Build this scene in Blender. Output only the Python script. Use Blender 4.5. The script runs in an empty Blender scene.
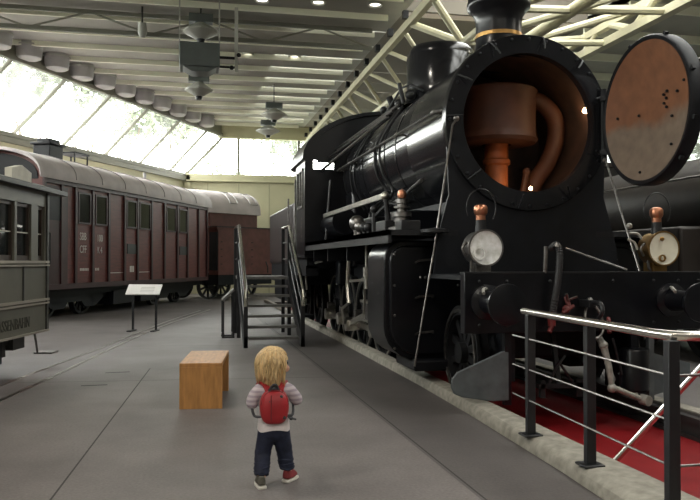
import bpy, bmesh, math, random
from math import sin, cos, pi, radians, atan2, sqrt, hypot
from mathutils import Vector, Matrix, noise
random.seed(7)
sc = bpy.context.scene
COL = sc.collection
V = Vector

# ------------------------------------------------------------------ materials
def mat(name, col, rough=.6, metal=0., var=.0, scale=6., bump=0., spec=.5, coat=0., stretch=None):
    m = bpy.data.materials.new(name); m.use_nodes = True
    nt = m.node_tree; b = nt.nodes['Principled BSDF']
    b.inputs['Base Color'].default_value = (*col, 1)
    b.inputs['Roughness'].default_value = rough
    b.inputs['Metallic'].default_value = metal
    b.inputs['Specular IOR Level'].default_value = spec
    b.inputs['Coat Weight'].default_value = coat
    tc = nt.nodes.new('ShaderNodeTexCoord')
    src = tc.outputs['Object']
    if stretch:
        mp = nt.nodes.new('ShaderNodeMapping'); mp.inputs['Scale'].default_value = stretch
        nt.links.new(src, mp.inputs['Vector']); src = mp.outputs['Vector']
    if var or bump:
        n = nt.nodes.new('ShaderNodeTexNoise'); n.inputs['Scale'].default_value = scale
        n.inputs['Detail'].default_value = 6
        nt.links.new(src, n.inputs['Vector'])
    if var:
        r = nt.nodes.new('ShaderNodeValToRGB')
        r.color_ramp.elements[0].position = .32; r.color_ramp.elements[1].position = .7
        r.color_ramp.elements[0].color = (*[c * (1 - var) for c in col], 1)
        r.color_ramp.elements[1].color = (*[min(1, c * (1 + var)) for c in col], 1)
        nt.links.new(n.outputs['Fac'], r.inputs['Fac']); nt.links.new(r.outputs['Color'], b.inputs['Base Color'])
    if bump:
        bp = nt.nodes.new('ShaderNodeBump'); bp.inputs['Strength'].default_value = bump
        bp.inputs['Distance'].default_value = .02
        nt.links.new(n.outputs['Fac'], bp.inputs['Height']); nt.links.new(bp.outputs['Normal'], b.inputs['Normal'])
    return m

def emit(name, col, strength):
    m = bpy.data.materials.new(name); m.use_nodes = True
    b = m.node_tree.nodes['Principled BSDF']
    b.inputs['Base Color'].default_value = (*col, 1)
    b.inputs['Emission Color'].default_value = (*col, 1); b.inputs['Emission Strength'].default_value = strength
    return m

def pane_mat(name, tint=(.96, .97, .95), haze=.12):
    """window glass: clear with a cloudy film of dirt and a weak reflection"""
    m = bpy.data.materials.new(name); m.use_nodes = True
    nt = m.node_tree; nt.nodes.remove(nt.nodes['Principled BSDF'])
    out = nt.nodes['Material Output']
    tr = nt.nodes.new('ShaderNodeBsdfTransparent'); tr.inputs['Color'].default_value = (*tint, 1)
    tl = nt.nodes.new('ShaderNodeBsdfTranslucent'); tl.inputs['Color'].default_value = (.88, .90, .86, 1)
    gl = nt.nodes.new('ShaderNodeBsdfGlossy'); gl.inputs['Roughness'].default_value = .05
    n = nt.nodes.new('ShaderNodeTexNoise'); n.inputs['Scale'].default_value = 1.1; n.inputs['Detail'].default_value = 4
    tc = nt.nodes.new('ShaderNodeTexCoord'); nt.links.new(tc.outputs['Object'], n.inputs['Vector'])
    mr = nt.nodes.new('ShaderNodeMapRange'); mr.inputs['From Min'].default_value = .35; mr.inputs['From Max'].default_value = .75
    mr.inputs['To Min'].default_value = haze * .3; mr.inputs['To Max'].default_value = haze * 2
    nt.links.new(n.outputs['Fac'], mr.inputs['Value'])
    m1 = nt.nodes.new('ShaderNodeMixShader'); m2 = nt.nodes.new('ShaderNodeMixShader')
    nt.links.new(mr.outputs['Result'], m1.inputs['Fac']); nt.links.new(tr.outputs[0], m1.inputs[1]); nt.links.new(tl.outputs[0], m1.inputs[2])
    m2.inputs['Fac'].default_value = .06
    nt.links.new(m1.outputs[0], m2.inputs[1]); nt.links.new(gl.outputs[0], m2.inputs[2])
    nt.links.new(m2.outputs[0], out.inputs['Surface'])
    return m

M = dict(
    black=mat('black_enamel', (.0045, .005, .007), .28, var=.3, scale=5, bump=.015, spec=.4),
    boiler=mat('boiler_black', (.011, .0115, .0135), .17, var=.3, scale=3, bump=.012, spec=.6),
    dull=mat('dull_black', (.0032, .0040, .0062), .5, var=.3, scale=9, spec=.3),
    iron=mat('dark_iron', (.010, .0105, .012), .45, var=.35, scale=12, bump=.05, spec=.4),
    steel=mat('bright_steel', (.55, .53, .48), .3, 1., var=.15, scale=20),
    dsteel=mat('worn_steel', (.22, .21, .2), .38, 1., var=.3, scale=20),
    chrome=mat('brushed_stainless', (.72, .70, .65), .22, 1.),
    brass=mat('brass', (.42, .25, .09), .35, 1., var=.15, scale=14),
    copper=mat('copper', (.50, .22, .13), .35, 1., var=.2, scale=14),
    rust=mat('orange_primer', (.085, .029, .014), .62, var=.3, scale=4, bump=.06),
    rustd=mat('rusty_inside', (.042, .019, .012), .7, var=.4, scale=5, bump=.08),
    orange=mat('orange_pipe', (.36, .10, .030), .5, var=.25, scale=6),
    red=mat('signal_red', (.13, .010, .010), .45),
    plough=mat('plough_grey', (.085, .098, .105), .5, var=.25, scale=8, bump=.05),
    ltgrey=mat('pale_grey_metal', (.30, .29, .26), .5, .4, var=.2, scale=20),
    lens=mat('lamp_reflector', (.95, .95, .88), .3, .1, var=.35, scale=16, bump=.25),
    lensp=mat('lamp_enamel', (.72, .68, .55), .35, var=.08, scale=5),
    wood=mat('bench_oak', (.46, .225, .070), .45, var=.2, scale=5, stretch=(6, 1, 1)),
    wagon=mat('wagon_red_brown', (.112, .025, .021), .5, var=.22, scale=3, bump=.03, stretch=(1, 1, 8)),
    wagond=mat('wagon_dark_red', (.034, .008, .009), .5, var=.2, scale=5),
    brown=mat('van_brown', (.135, .044, .035), .55, var=.2, scale=4),
    tend=mat('tender_brown_black', (.020, .013, .013), .4, var=.25, scale=4),
    roofg=mat('roof_canvas', (.62, .56, .56), .7, var=.12, scale=2.5, bump=.05),
    tram=mat('tram_grey_green', (.120, .116, .092), .48, var=.12, scale=3),
    tramd=mat('tram_dark', (.030, .030, .027), .5, var=.2, scale=6),
    trims=mat('tram_trim', (.36, .33, .28), .4, .3),
    wframe=mat('window_wood', (.040, .025, .017), .5, var=.2, scale=10),
    winglass=mat('dark_window', (.010, .014, .014), .06, spec=.8),
    white=mat('white_board', (.78, .77, .74), .5),
    boards=mat('destination_board', (.55, .53, .45), .6, var=.15, scale=8),
    letter=mat('white_lettering', (.62, .58, .55), .7),
    letterd=mat('dark_lettering', (.052, .052, .040), .7),
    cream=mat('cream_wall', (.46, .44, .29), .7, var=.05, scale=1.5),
    creamb=mat('cream_steel', (.52, .49, .34), .5, var=.10, scale=3),
    rib=mat('ceiling_rib_paint', (.80, .80, .66), .6),
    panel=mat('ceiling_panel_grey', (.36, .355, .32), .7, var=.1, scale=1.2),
    duct=mat('duct_grey', (.40, .39, .39), .5, var=.1, scale=3),
    boxg=mat('housing_grey', (.095, .108, .105), .5, var=.1, scale=4),
    pend=mat('pendant_grey', (.42, .42, .38), .5),
    kerb=mat('kerb_concrete', (.27, .255, .215), .85, var=.25, scale=14, bump=.3),
    pit=mat('red_pit_floor', (.20, .0065, .009), .6, var=.15, scale=3, spec=.2),
    stair=mat('stair_black', (.009, .010, .012), .45, var=.2, scale=9),
    tread=mat('stair_tread', (.12, .118, .112), .55, var=.25, scale=15),
    rail=mat('rail_steel', (.38, .36, .33), .3, 1., var=.2, scale=10),
    rubber=mat('rubber', (.012, .012, .013), .6),
    frame=mat('glazing_frame', (.17, .165, .125), .6),
    bark=mat('bark', (.10, .07, .045), .9, var=.3, scale=8),
    leafa=mat('leaf_light', (.105, .128, .072), .7, var=.3, scale=3),
    leafb=mat('leaf_mid', (.088, .112, .060), .7, var=.3, scale=3),
    grassm=mat('meadow', (.12, .13, .09), .9, var=.2, scale=2),
    skin=mat('skin', (.62, .36, .26), .55),
    hair=mat('blond_hair', (.62, .44, .22), .5, var=.35, scale=30, stretch=(3, 3, .6)),
    navy=mat('navy_denim', (.009, .013, .034), .8, var=.3, scale=25, bump=.2),
    shirt=mat('pale_cotton', (.66, .60, .60), .85, var=.08, scale=20, bump=.1),
    packred=mat('backpack_red', (.36, .016, .022), .5, var=.15, scale=9, bump=.1),
    packdk=mat('backpack_dark', (.035, .035, .04), .6),
    sole=mat('shoe_sole', (.62, .60, .54), .6),
    shoeg=mat('shoe_grey', (.10, .095, .075), .7, var=.2, scale=30),
    shoer=mat('shoe_red', (.22, .03, .035), .6, var=.2, scale=30),
    bulb=emit('bulb_glow', (1., .70, .36), 30.),
    lampglow=emit('downlight_glow', (1., .95, .84), 2.),
    notice=mat('notice_dark', (.022, .026, .024), .5),
    pane=pane_mat('hall_glazing', haze=.12),
    paned=pane_mat('grey_side_glazing', (.10, .115, .10), .03),
    eng=mat('engine_dark_brown', (.020, .015, .012), .5, var=.35, scale=3, bump=.05, spec=.35),
    panes=pane_mat('added_skylight_glazing', (.45, .45, .44), .2),
)
def striped_shirt():
    m = M['shirt']; return m
def grain(m):
    pass

# jacket: pale with lilac grey horizontal stripes
jm = bpy.data.materials.new('striped_knit'); jm.use_nodes = True
_n = jm.node_tree; _b = _n.nodes['Principled BSDF']; _b.inputs['Roughness'].default_value = .85
_t = _n.nodes.new('ShaderNodeTexCoord'); _w = _n.nodes.new('ShaderNodeTexWave'); _w.bands_direction = 'Z'
_w.inputs['Scale'].default_value = 11; _w.inputs['Distortion'].default_value = 1.2
_r = _n.nodes.new('ShaderNodeValToRGB'); _r.color_ramp.elements[0].color = (.38, .32, .37, 1); _r.color_ramp.elements[1].color = (.56, .49, .52, 1)
_r.color_ramp.elements[0].position = .3; _r.color_ramp.elements[1].position = .6
_n.links.new(_t.outputs['Object'], _w.inputs['Vector']); _n.links.new(_w.outputs['Fac'], _r.inputs['Fac']); _n.links.new(_r.outputs['Color'], _b.inputs['Base Color'])
M['jacket'] = jm

# floor: grey concrete slabs, dark asphalt strip beside the kerb, stains
fm = bpy.data.materials.new('hall_floor'); fm.use_nodes = True
_n = fm.node_tree; _b = _n.nodes['Principled BSDF']
_g = _n.nodes.new('ShaderNodeNewGeometry')
_sx = _n.nodes.new('ShaderNodeSeparateXYZ'); _n.links.new(_g.outputs['Position'], _sx.inputs[0])
_n1 = _n.nodes.new('ShaderNodeTexNoise'); _n1.inputs['Scale'].default_value = .9; _n1.inputs['Detail'].default_value = 8; _n1.inputs['Roughness'].default_value = .6
_n2 = _n.nodes.new('ShaderNodeTexNoise'); _n2.inputs['Scale'].default_value = 55; _n2.inputs['Detail'].default_value = 3
for q in (_n1, _n2): _n.links.new(_g.outputs['Position'], q.inputs['Vector'])
_r = _n.nodes.new('ShaderNodeValToRGB')
_r.color_ramp.elements[0].position = .3; _r.color_ramp.elements[0].color = (.128, .116, .113, 1)
_r.color_ramp.elements[1].position = .72; _r.color_ramp.elements[1].color = (.208, .190, .184, 1)
_n.links.new(_n1.outputs['Fac'], _r.inputs['Fac'])
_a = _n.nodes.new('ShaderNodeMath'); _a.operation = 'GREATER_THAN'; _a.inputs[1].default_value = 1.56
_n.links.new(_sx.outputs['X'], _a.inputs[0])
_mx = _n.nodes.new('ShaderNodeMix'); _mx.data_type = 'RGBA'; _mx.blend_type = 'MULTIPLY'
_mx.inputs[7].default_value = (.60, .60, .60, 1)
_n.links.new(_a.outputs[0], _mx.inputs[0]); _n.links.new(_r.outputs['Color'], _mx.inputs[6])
_m3 = _n.nodes.new('ShaderNodeMix'); _m3.data_type = 'RGBA'; _m3.blend_type = 'OVERLAY'; _m3.inputs[0].default_value = .35
_n.links.new(_mx.outputs[2], _m3.inputs[6]); _n.links.new(_n2.outputs['Fac'], _m3.inputs[7])
_n.links.new(_m3.outputs[2], _b.inputs['Base Color'])
_b.inputs['Roughness'].default_value = .55; _b.inputs['Specular IOR Level'].default_value = .35
_bp = _n.nodes.new('ShaderNodeBump'); _bp.inputs['Strength'].default_value = .12; _bp.inputs['Distance'].default_value = .01
_n.links.new(_n2.outputs['Fac'], _bp.inputs['Height']); _n.links.new(_bp.outputs['Normal'], _b.inputs['Normal'])
M['floor'] = fm

# smokebox door inside: orange primer above, bare grey below (an irregular tide line)
dm = bpy.data.materials.new('door_lining'); dm.use_nodes = True
_n = dm.node_tree; _b = _n.nodes['Principled BSDF']; _b.inputs['Roughness'].default_value = .65
_g = _n.nodes.new('ShaderNodeNewGeometry'); _sx = _n.nodes.new('ShaderNodeSeparateXYZ'); _n.links.new(_g.outputs['Position'], _sx.inputs[0])
_n1 = _n.nodes.new('ShaderNodeTexNoise'); _n1.inputs['Scale'].default_value = 3; _n1.inputs['Detail'].default_value = 6; _n.links.new(_g.outputs['Position'], _n1.inputs['Vector'])
_ma = _n.nodes.new('ShaderNodeMath'); _ma.operation = 'MULTIPLY_ADD'; _ma.inputs[1].default_value = .35
_n.links.new(_n1.outputs['Fac'], _ma.inputs[0]); _n.links.new(_sx.outputs['Z'], _ma.inputs[2])
_mr = _n.nodes.new('ShaderNodeMapRange'); _mr.inputs['From Min'].default_value = 2.70; _mr.inputs['From Max'].default_value = 2.82
_n.links.new(_ma.outputs[0], _mr.inputs['Value'])
_mx = _n.nodes.new('ShaderNodeMix'); _mx.data_type = 'RGBA'; _mx.inputs[6].default_value = (.155, .115, .084, 1); _mx.inputs[7].default_value = (.175, .070, .030, 1)
_n.links.new(_mr.outputs['Result'], _mx.inputs[0])
_n2 = _n.nodes.new('ShaderNodeTexNoise'); _n2.inputs['Scale'].default_value = 9; _n2.inputs['Detail'].default_value = 6; _n.links.new(_g.outputs['Position'], _n2.inputs['Vector'])
_m3 = _n.nodes.new('ShaderNodeMix'); _m3.data_type = 'RGBA'; _m3.blend_type = 'OVERLAY'; _m3.inputs[0].default_value = .4
_n.links.new(_mx.outputs[2], _m3.inputs[6]); _n.links.new(_n2.outputs['Fac'], _m3.inputs[7]); _n.links.new(_m3.outputs[2], _b.inputs['Base Color'])
M['doorin'] = dm

# ------------------------------------------------------------------ mesh kit
class MB:
    def __init__(s): s.bm = bmesh.new()
    def faces(s, verts, faces):
        vs = [s.bm.verts.new(v) for v in verts]
        for f in faces:
            try: s.bm.faces.new([vs[i] for i in f])
            except ValueError: pass
        return vs
    def box(s, x0, x1, y0, y1, z0, z1, mtx=None):
        p = [V((x, y, z)) for x in (x0, x1) for y in (y0, y1) for z in (z0, z1)]
        if mtx: p = [mtx @ q for q in p]
        s.faces(p, [(0, 1, 3, 2), (4, 6, 7, 5), (0, 4, 5, 1), (2, 3, 7, 6), (0, 2, 6, 4), (1, 5, 7, 3)]); return s
    def bar(s, a, b, w, h=None):
        """square bar between two points"""
        a, b = V(a), V(b); d = (b - a); L = d.length; h = h or w
        q = d.to_track_quat('Y', 'Z').to_matrix().to_4x4()
        return s.box(-w / 2, w / 2, 0, L, -h / 2, h / 2, Matrix.Translation(a) @ q)
    def tube(s, pts, r, n=10, cap=True, closed=False):
        pts = [V(p) for p in pts]; N = len(pts)
        rs = r if isinstance(r, (list, tuple)) else [r] * N
        rings = []; prev = None
        for i, p in enumerate(pts):
            if closed: t = pts[(i + 1) % N] - pts[i - 1]
            else: t = pts[min(i + 1, N - 1)] - pts[max(i - 1, 0)]
            t.normalize()
            if prev is None:
                u = t.orthogonal().normalized()
            else:
                u = prev - t * prev.dot(t)
                u = u.normalized() if u.length > 1e-6 else t.orthogonal().normalized()
            prev = u; w = t.cross(u)
            rings.append([s.bm.verts.new(p + (u * cos(2 * pi * k / n) + w * sin(2 * pi * k / n)) * rs[i]) for k in range(n)])
        for i in range(N if closed else N - 1):
            A, B = rings[i], rings[(i + 1) % N]
            for k in range(n): s.bm.faces.new((A[k], A[(k + 1) % n], B[(k + 1) % n], B[k]))
        if cap and not closed:
            s.bm.faces.new(rings[0][::-1]); s.bm.faces.new(rings[-1])
        return s
    def cyl(s, a, b, r, n=24, r2=None, cap=True):
        return s.tube([a, b], [r, r if r2 is None else r2], n, cap)
    def lathe(s, prof, mtx=Matrix(), n=32, close=False, arc=2 * pi):
        """prof: (radius, height) about the local Z axis"""
        full = abs(arc - 2 * pi) < 1e-6; m = n if full else n + 1
        rings = []
        for r, h in prof:
            if r < 1e-6: rings.append([s.bm.verts.new(mtx @ V((0, 0, h)))])
            else: rings.append([s.bm.verts.new(mtx @ V((r * cos(arc * k / n), r * sin(arc * k / n), h))) for k in range(m)])
        P = len(rings)
        for i in range(P if close else P - 1):
            A, B = rings[i], rings[(i + 1) % P]
            for k in range(n):
                k2 = (k + 1) % m
                if len(A) == 1 and len(B) == 1: continue
                if len(A) == 1: f = (A[0], B[k2], B[k])
                elif len(B) == 1: f = (A[k], A[k2], B[0])
                else: f = (A[k], A[k2], B[k2], B[k])
                try: s.bm.faces.new(f)
                except ValueError: pass
        return s
    def prism(s, poly, d, mtx=Matrix()):
        """poly in local XY extruded along local Z by d"""
        n = len(poly)
        a = [s.bm.verts.new(mtx @ V((x, y, 0))) for x, y in poly]; b = [s.bm.verts.new(mtx @ V((x, y, d))) for x, y in poly]
        s.bm.faces.new(a[::-1]); s.bm.faces.new(b)
        for i in range(n): s.bm.faces.new((a[i], a[(i + 1) % n], b[(i + 1) % n], b[i]))
        return s
    def ball(s, c, r, n=12, sq=(1, 1, 1)):
        c = V(c); m = Matrix.Translation(c) @ Matrix.Diagonal((*sq, 1))
        prof = [(r * sin(pi * i / n), -r * cos(pi * i / n)) for i in range(n + 1)]
        prof[0] = (0, -r); prof[-1] = (0, r)
        return s.lathe(prof, m, n * 2)
    def build(s, name, m, parent=None, frame=None, bevel=0., smooth=35, seg=2):
        bm = s.bm
        if frame is not None: bm.transform(frame)
        if parent is not None: bm.transform(world_of(parent).inverted())
        bmesh.ops.recalc_face_normals(bm, faces=bm.faces[:])
        me = bpy.data.meshes.new(name); bm.to_mesh(me); bm.free()
        for p in me.polygons: p.use_smooth = smooth > 0
        if smooth > 0: me.set_sharp_from_angle(angle=radians(smooth))
        o = bpy.data.objects.new(name, me); COL.objects.link(o)
        o.data.materials.append(M[m] if isinstance(m, str) else m)
        if parent is not None: o.parent = parent
        if bevel:
            b = o.modifiers.new('bevel', 'BEVEL'); b.width = bevel; b.segments = seg; b.limit_method = 'ANGLE'; b.angle_limit = radians(40)
        return o
def world_of(o):
    m = o.matrix_basis.copy(); p = o.parent
    while p is not None: m = p.matrix_basis @ m; p = p.parent
    return m
def tag(o, label=None, cat=None, group=None, kind=None):
    if label: o['label'] = label
    if cat: o['category'] = cat
    if group: o['group'] = group
    if kind: o['kind'] = kind
    return o
def thing(name, label, cat, loc=(0, 0, 0), rz=0., group=None):
    o = bpy.data.objects.new(name, None); COL.objects.link(o)
    o.empty_display_size = .2
    o.location = loc; o.rotation_euler = (0, 0, rz)
    o.matrix_basis = Matrix.Translation(loc) @ Matrix.Rotation(rz, 4, 'Z')
    return tag(o, label, cat, group)
def dup(o, parent=None, loc=None, label=None):
    kids = [c for c in bpy.data.objects if c.parent == o]
    c = o.copy(); COL.objects.link(c)
    if parent is not None: c.parent = parent
    if loc is not None: c.location = loc
    if label: c['label'] = label
    for k in kids: dup(k, c)
    return c
def struct(name, mb, m, **k):
    return tag(mb.build(name, m, **k), kind='structure')
def arc(cx, cy, r, a0, a1, n):
    return [(cx + r * cos(radians(a0 + (a1 - a0) * i / n)), cy + r * sin(radians(a0 + (a1 - a0) * i / n))) for i in range(n + 1)]
def rrect(x0, x1, y0, y1, r, n=6):
    """rounded rectangle; r = single radius or (bl, br, tr, tl)"""
    if not isinstance(r, tuple): r = (r,) * 4
    return (arc(x0 + r[0], y0 + r[0], r[0], 180, 270, n) + arc(x1 - r[1], y0 + r[1], r[1], 270, 360, n)
            + arc(x1 - r[2], y1 - r[2], r[2], 0, 90, n) + arc(x0 + r[3], y1 - r[3], r[3], 90, 180, n))
def spline(pts, n=8):
    pts = [V(p) for p in pts]; out = []
    for i in range(len(pts) - 1):
        p0, p1, p2, p3 = pts[max(i - 1, 0)], pts[i], pts[i + 1], pts[min(i + 2, len(pts) - 1)]
        for k in range(n):
            t = k / n
            out.append(.5 * ((2 * p1) + (p2 - p0) * t + (2 * p0 - 5 * p1 + 4 * p2 - p3) * t * t + (3 * p1 - p0 - 3 * p2 + p3) * t ** 3))
    out.append(pts[-1]); return out
AX = Matrix.Rotation(-pi / 2, 4, 'X')          # lathe axis Z -> +Y
def along_y(x, y, z): return Matrix.Translation((x, y, z)) @ AX
AXX = Matrix.Rotation(pi / 2, 4, 'Y')          # lathe axis Z -> +X
def along_x(x, y, z): return Matrix.Translation((x, y, z)) @ AXX
def text(name, s, size, m, parent, mtx, sx=1., depth=.003, align='LEFT'):
    cu = bpy.data.curves.new(name, 'FONT'); cu.body = s; cu.size = size; cu.extrude = depth; cu.align_x = align; cu.resolution_u = 3
    o = bpy.data.objects.new(name, cu); COL.objects.link(o)
    dg = bpy.context.evaluated_depsgraph_get()
    me = bpy.data.meshes.new_from_object(o.evaluated_get(dg))
    bpy.data.objects.remove(o)
    me.transform(Matrix.Diagonal((sx, 1, 1, 1))); me.transform(mtx); me.transform(world_of(parent).inverted())
    o = bpy.data.objects.new(name, me); COL.objects.link(o); me.materials.clear(); me.materials.append(M[m]); o.parent = parent
    return o
SIDE = Matrix(((0, 0, 1, 0), (1, 0, 0, 0), (0, 1, 0, 0), (0, 0, 0, 1)))    # text on a face that looks to +X
SIDEL = Matrix(((0, 0, -1, 0), (-1, 0, 0, 0), (0, 1, 0, 0), (0, 0, 0, 1)))  # text on a face that looks to -X

# ------------------------------------------------------------------ camera
TH = radians(12.26)
cam = bpy.data.cameras.new('camera'); co = bpy.data.objects.new('camera', cam); COL.objects.link(co)
cam.sensor_width = 36; cam.lens = 36 * 750 / 700; cam.clip_end = 400; cam.clip_start = .05
co.location = (0, 0, 1.285); co.rotation_euler = (pi / 2 + math.atan(12 / 750), 0, -TH)
sc.camera = co
F_C = V((sin(TH), cos(TH), 0)); R_C = V((cos(TH), -sin(TH), 0))

# ------------------------------------------------------------------ hall shell
YE = 31.0; CEIL = 6.9; XR = 14.5; YB = -9.0
D = V((sin(radians(28.2)), cos(radians(28.2)), 0)); NIN = V((cos(radians(28.2)), -sin(radians(28.2)), 0))
B0 = V((-.09, YE, 4.8)); T0 = B0 + NIN * 1.33 + V((0, 0, 1.6)); T0 = T0 + D * ((YE - T0.y) / D.y)
LEN = (YE - YB) / D.y
def wl(t, up, inn):     # point on the left wall: t metres back from the end wall
    return B0 - D * t + NIN * inn + V((0, 0, up))
CX = 3.36
mb = MB()                                               # floor with the pit left open
PITX0, PITX1, PITY0, PITY1 = 2.50, 4.22, 1.2, 24.0
X0 = -26
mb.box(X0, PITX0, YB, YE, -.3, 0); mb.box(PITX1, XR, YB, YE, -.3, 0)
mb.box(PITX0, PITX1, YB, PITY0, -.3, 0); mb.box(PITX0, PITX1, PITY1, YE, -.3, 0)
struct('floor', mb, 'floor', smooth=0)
mb = MB(); mb.box(PITX0, PITX1, PITY0, PITY1, -.3, -.17); struct('floor_pit', mb, 'pit', smooth=0)
# kerb, slightly curving near the viewer
mb = MB()
ko = [(1.98, 1.0), (2.15, 3.0), (2.245, 4.2), (2.33, 6.0), (2.37, 7.5), (2.40, 12.0), (2.41, 24.0)]
prof = [(0, 0), (.012, .06), (.04, .088), (.09, .095), (.26, .095), (.26, -.17), (.0, -.17)]
rings = []
for x, y in ko:
    w = (PITX0 + .02 - x) / .26
    rings.append([mb.bm.verts.new((x + a * w, y, h)) for a, h in prof])
for A, B in zip(rings, rings[1:]):
    for k in range(len(prof)): mb.bm.faces.new((A[k], A[(k + 1) % 7], B[(k + 1) % 7], B[k]))
mb.bm.faces.new(rings[0]); mb.bm.faces.new(rings[-1])
struct('kerb', mb, 'kerb')
# floor joints and the small slots
mb = MB()
def joint(a, b, w=.012):
    a, b = V((*a, 0)), V((*b, 0)); d = (b - a).normalized(); n = V((-d.y, d.x, 0)) * w / 2; up = V((0, 0, .0015))
    mb.faces([a - n, a + n, b + n, b - n] , [(0, 1, 2, 3)]); 
    for v in mb.bm.verts[-4:] if False else []: pass
def flat(a, b, w, z=.0015, target=None):
    t = target or mb
    a, b = V((*a, z)), V((*b, z)); d = (b - a).normalized(); n = V((-d.y, d.x, 0)) * w / 2
    t.faces([a - n, a + n, b + n, b - n], [(0, 1, 2, 3)])
for a, b in (((-.79, 3.0), (-.43, 9.4)), ((1.56, -4), (1.62, 16)), ((-2.2, 8.6), (1.6, 8.25)), ((-.9, 11.9), (1.6, 11.6)), ((-9, 2.2), (2.2, 2.1))):
    flat(a, b, .012)
M['joint'] = mat('joint_dark', (.045, .042, .04), .8)
tag(mb.build('floor_joints', 'joint', smooth=0), kind='structure')
mb = MB()
for x, y in ((-.70, 9.0), (-.45, 8.0 + 3.1)):
    pass
flat((-1.07, 8.21), (-.81, 8.22), .045, .002); flat((-.92, 9.11), (-.65, 9.13), .045, .002)
tag(mb.build('floor_slots', mat('slot_black', (.008, .008, .008), .8), smooth=0), kind='structure')

# end wall: cream below, windows above
mb = MB(); mb.box(-7, XR, YE, YE + .25, -.3, 4.72); struct('wall_back', mb, 'cream', smooth=0)
mb = MB()
for i in range(-1, 12): mb.box(.8 + i * 1.25, .83 + i * 1.25, YE - .012, YE, 0, 4.5)
struct('trim_1', mb, mat('panel_joint', (.30, .29, .2), .7), smooth=0)
mb = MB(); mb.box(-.15, XR, YE - .10, YE + .2, 4.60, 4.86); mb.box(1.2, XR, YE - .10, YE + .2, 6.36, 6.9)
mb.box(-.15, XR, YE - .13, YE - .10, 4.56, 4.61)
struct('trim_2', mb, 'cream', smooth=0)
mx = [T0.x + .05, 2.05, 4.55, 7.05, 9.55, 12.05, XR]
k = 0
def pane(verts, n, m_='pane'):
    m = MB(); m.faces(verts, [tuple(range(len(verts)))]); return struct('window_%d' % n, m, m_, smooth=0)
wn = 1
yw = YE + .05
tx = T0.x
pane([V((B0.x + .1, yw, 4.8)), V((2.05, yw, 4.8)), V((2.05, yw, 6.4)), V((tx - .02, yw, 6.4))], wn); wn += 1
for a, b in zip(mx[1:-1], mx[2:]):
    pane([V((a, yw, 4.8)), V((b, yw, 4.8)), V((b, yw, 6.4)), V((a, yw, 6.4))], wn); wn += 1
mb = MB()
for x in mx[1:]: mb.box(x - .045, x + .045, YE - .04, YE + .12, 4.8, 6.4)
mb.bar((B0.x, YE - .02, 4.78), (tx, YE - .02, 6.4), .12, .1)
struct('trim_3', mb, 'frame', smooth=0)
# left wall below the glazing
mb = MB()
p = [wl(0, -4.8, 0), wl(LEN, -4.8, 0), wl(LEN, 0, 0), wl(0, 0, 0)]; q = [v - NIN * .25 for v in p]
mb.faces([*p, *q], [(0, 1, 2, 3), (7, 6, 5, 4), (0, 4, 5, 1), (2, 6, 7, 3), (0, 3, 7, 4), (1, 5, 6, 2)])
mb.box(-.35, .1, YE - .1, YE + .2, -.3, 4.8)
struct('wall_left', mb, 'cream', smooth=0)
# sloping glazing: panes and mullions
step = 2.15
tb = [0] + [1.3 + step * i for i in range(int(LEN / step) + 1)]
def gt(t):
    v = wl(t, 1.6, 1.33)
    return v if v.y < YE else T0
tt_ = [-2] + [.75 + step * i for i in range(len(tb) - 1)]
for i in range(len(tb) - 1):
    pane([wl(tb[i], 0, 0), wl(tb[i + 1], 0, 0), gt(tt_[i + 1]), gt(tt_[i])], wn); wn += 1
mb = MB()
for i in range(1, len(tb)):
    mb.bar(wl(tb[i], 0, 0), wl(tt_[i], 1.6, 1.33), .06, .10)
a, b = T0, wl(LEN + 1, 1.6, 1.33); h_ = V((0, 0, CEIL - T0.z + .02)); o_ = -NIN * .1
mb.faces([a, b, b + h_, a + h_, a + o_, b + o_, b + h_ + o_, a + h_ + o_], [(0, 1, 2, 3), (7, 6, 5, 4), (0, 4, 5, 1), (3, 2, 6, 7)])
a, b = wl(0, 0, 0), wl(LEN + 1, 0, 0); mb.bar(a, b, .16, .12); mb.bar(a + V((0, 0, -.16)) + NIN * .06, b + V((0, 0, -.16)) + NIN * .06, .10, .16)
a, b = T0, wl(LEN + 1, 1.6, 1.33); mb.bar(a + V((0, 0, .06)), b + V((0, 0, .06)), .10, .12)
struct('trim_4', mb, 'frame', smooth=0)
# right and rear walls
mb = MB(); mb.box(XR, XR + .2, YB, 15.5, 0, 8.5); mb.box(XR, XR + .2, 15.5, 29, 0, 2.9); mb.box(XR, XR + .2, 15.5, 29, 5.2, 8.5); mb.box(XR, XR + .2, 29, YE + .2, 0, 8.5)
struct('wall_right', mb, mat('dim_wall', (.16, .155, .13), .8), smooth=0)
for i in range(6):
    y0 = 15.5 + i * 2.25
    pane([V((XR + .1, y0, 2.9)), V((XR + .1, y0 + 2.25, 2.9)), V((XR + .1, y0 + 2.25, 5.2)), V((XR + .1, y0, 5.2))], wn, 'paned'); wn += 1
mb = MB()
for i in range(7): mb.box(XR - .02, XR + .15, 15.46 + i * 2.25, 15.54 + i * 2.25, 2.9, 5.2)
struct('trim_5', mb, 'frame', smooth=0)
mb = MB(); mb.box(X0, XR + .2, YB - .2, YB, 0, 8.5); struct('wall_rear', mb, mat('rear_wall', (.12, .115, .10), .8), smooth=0)
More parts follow.
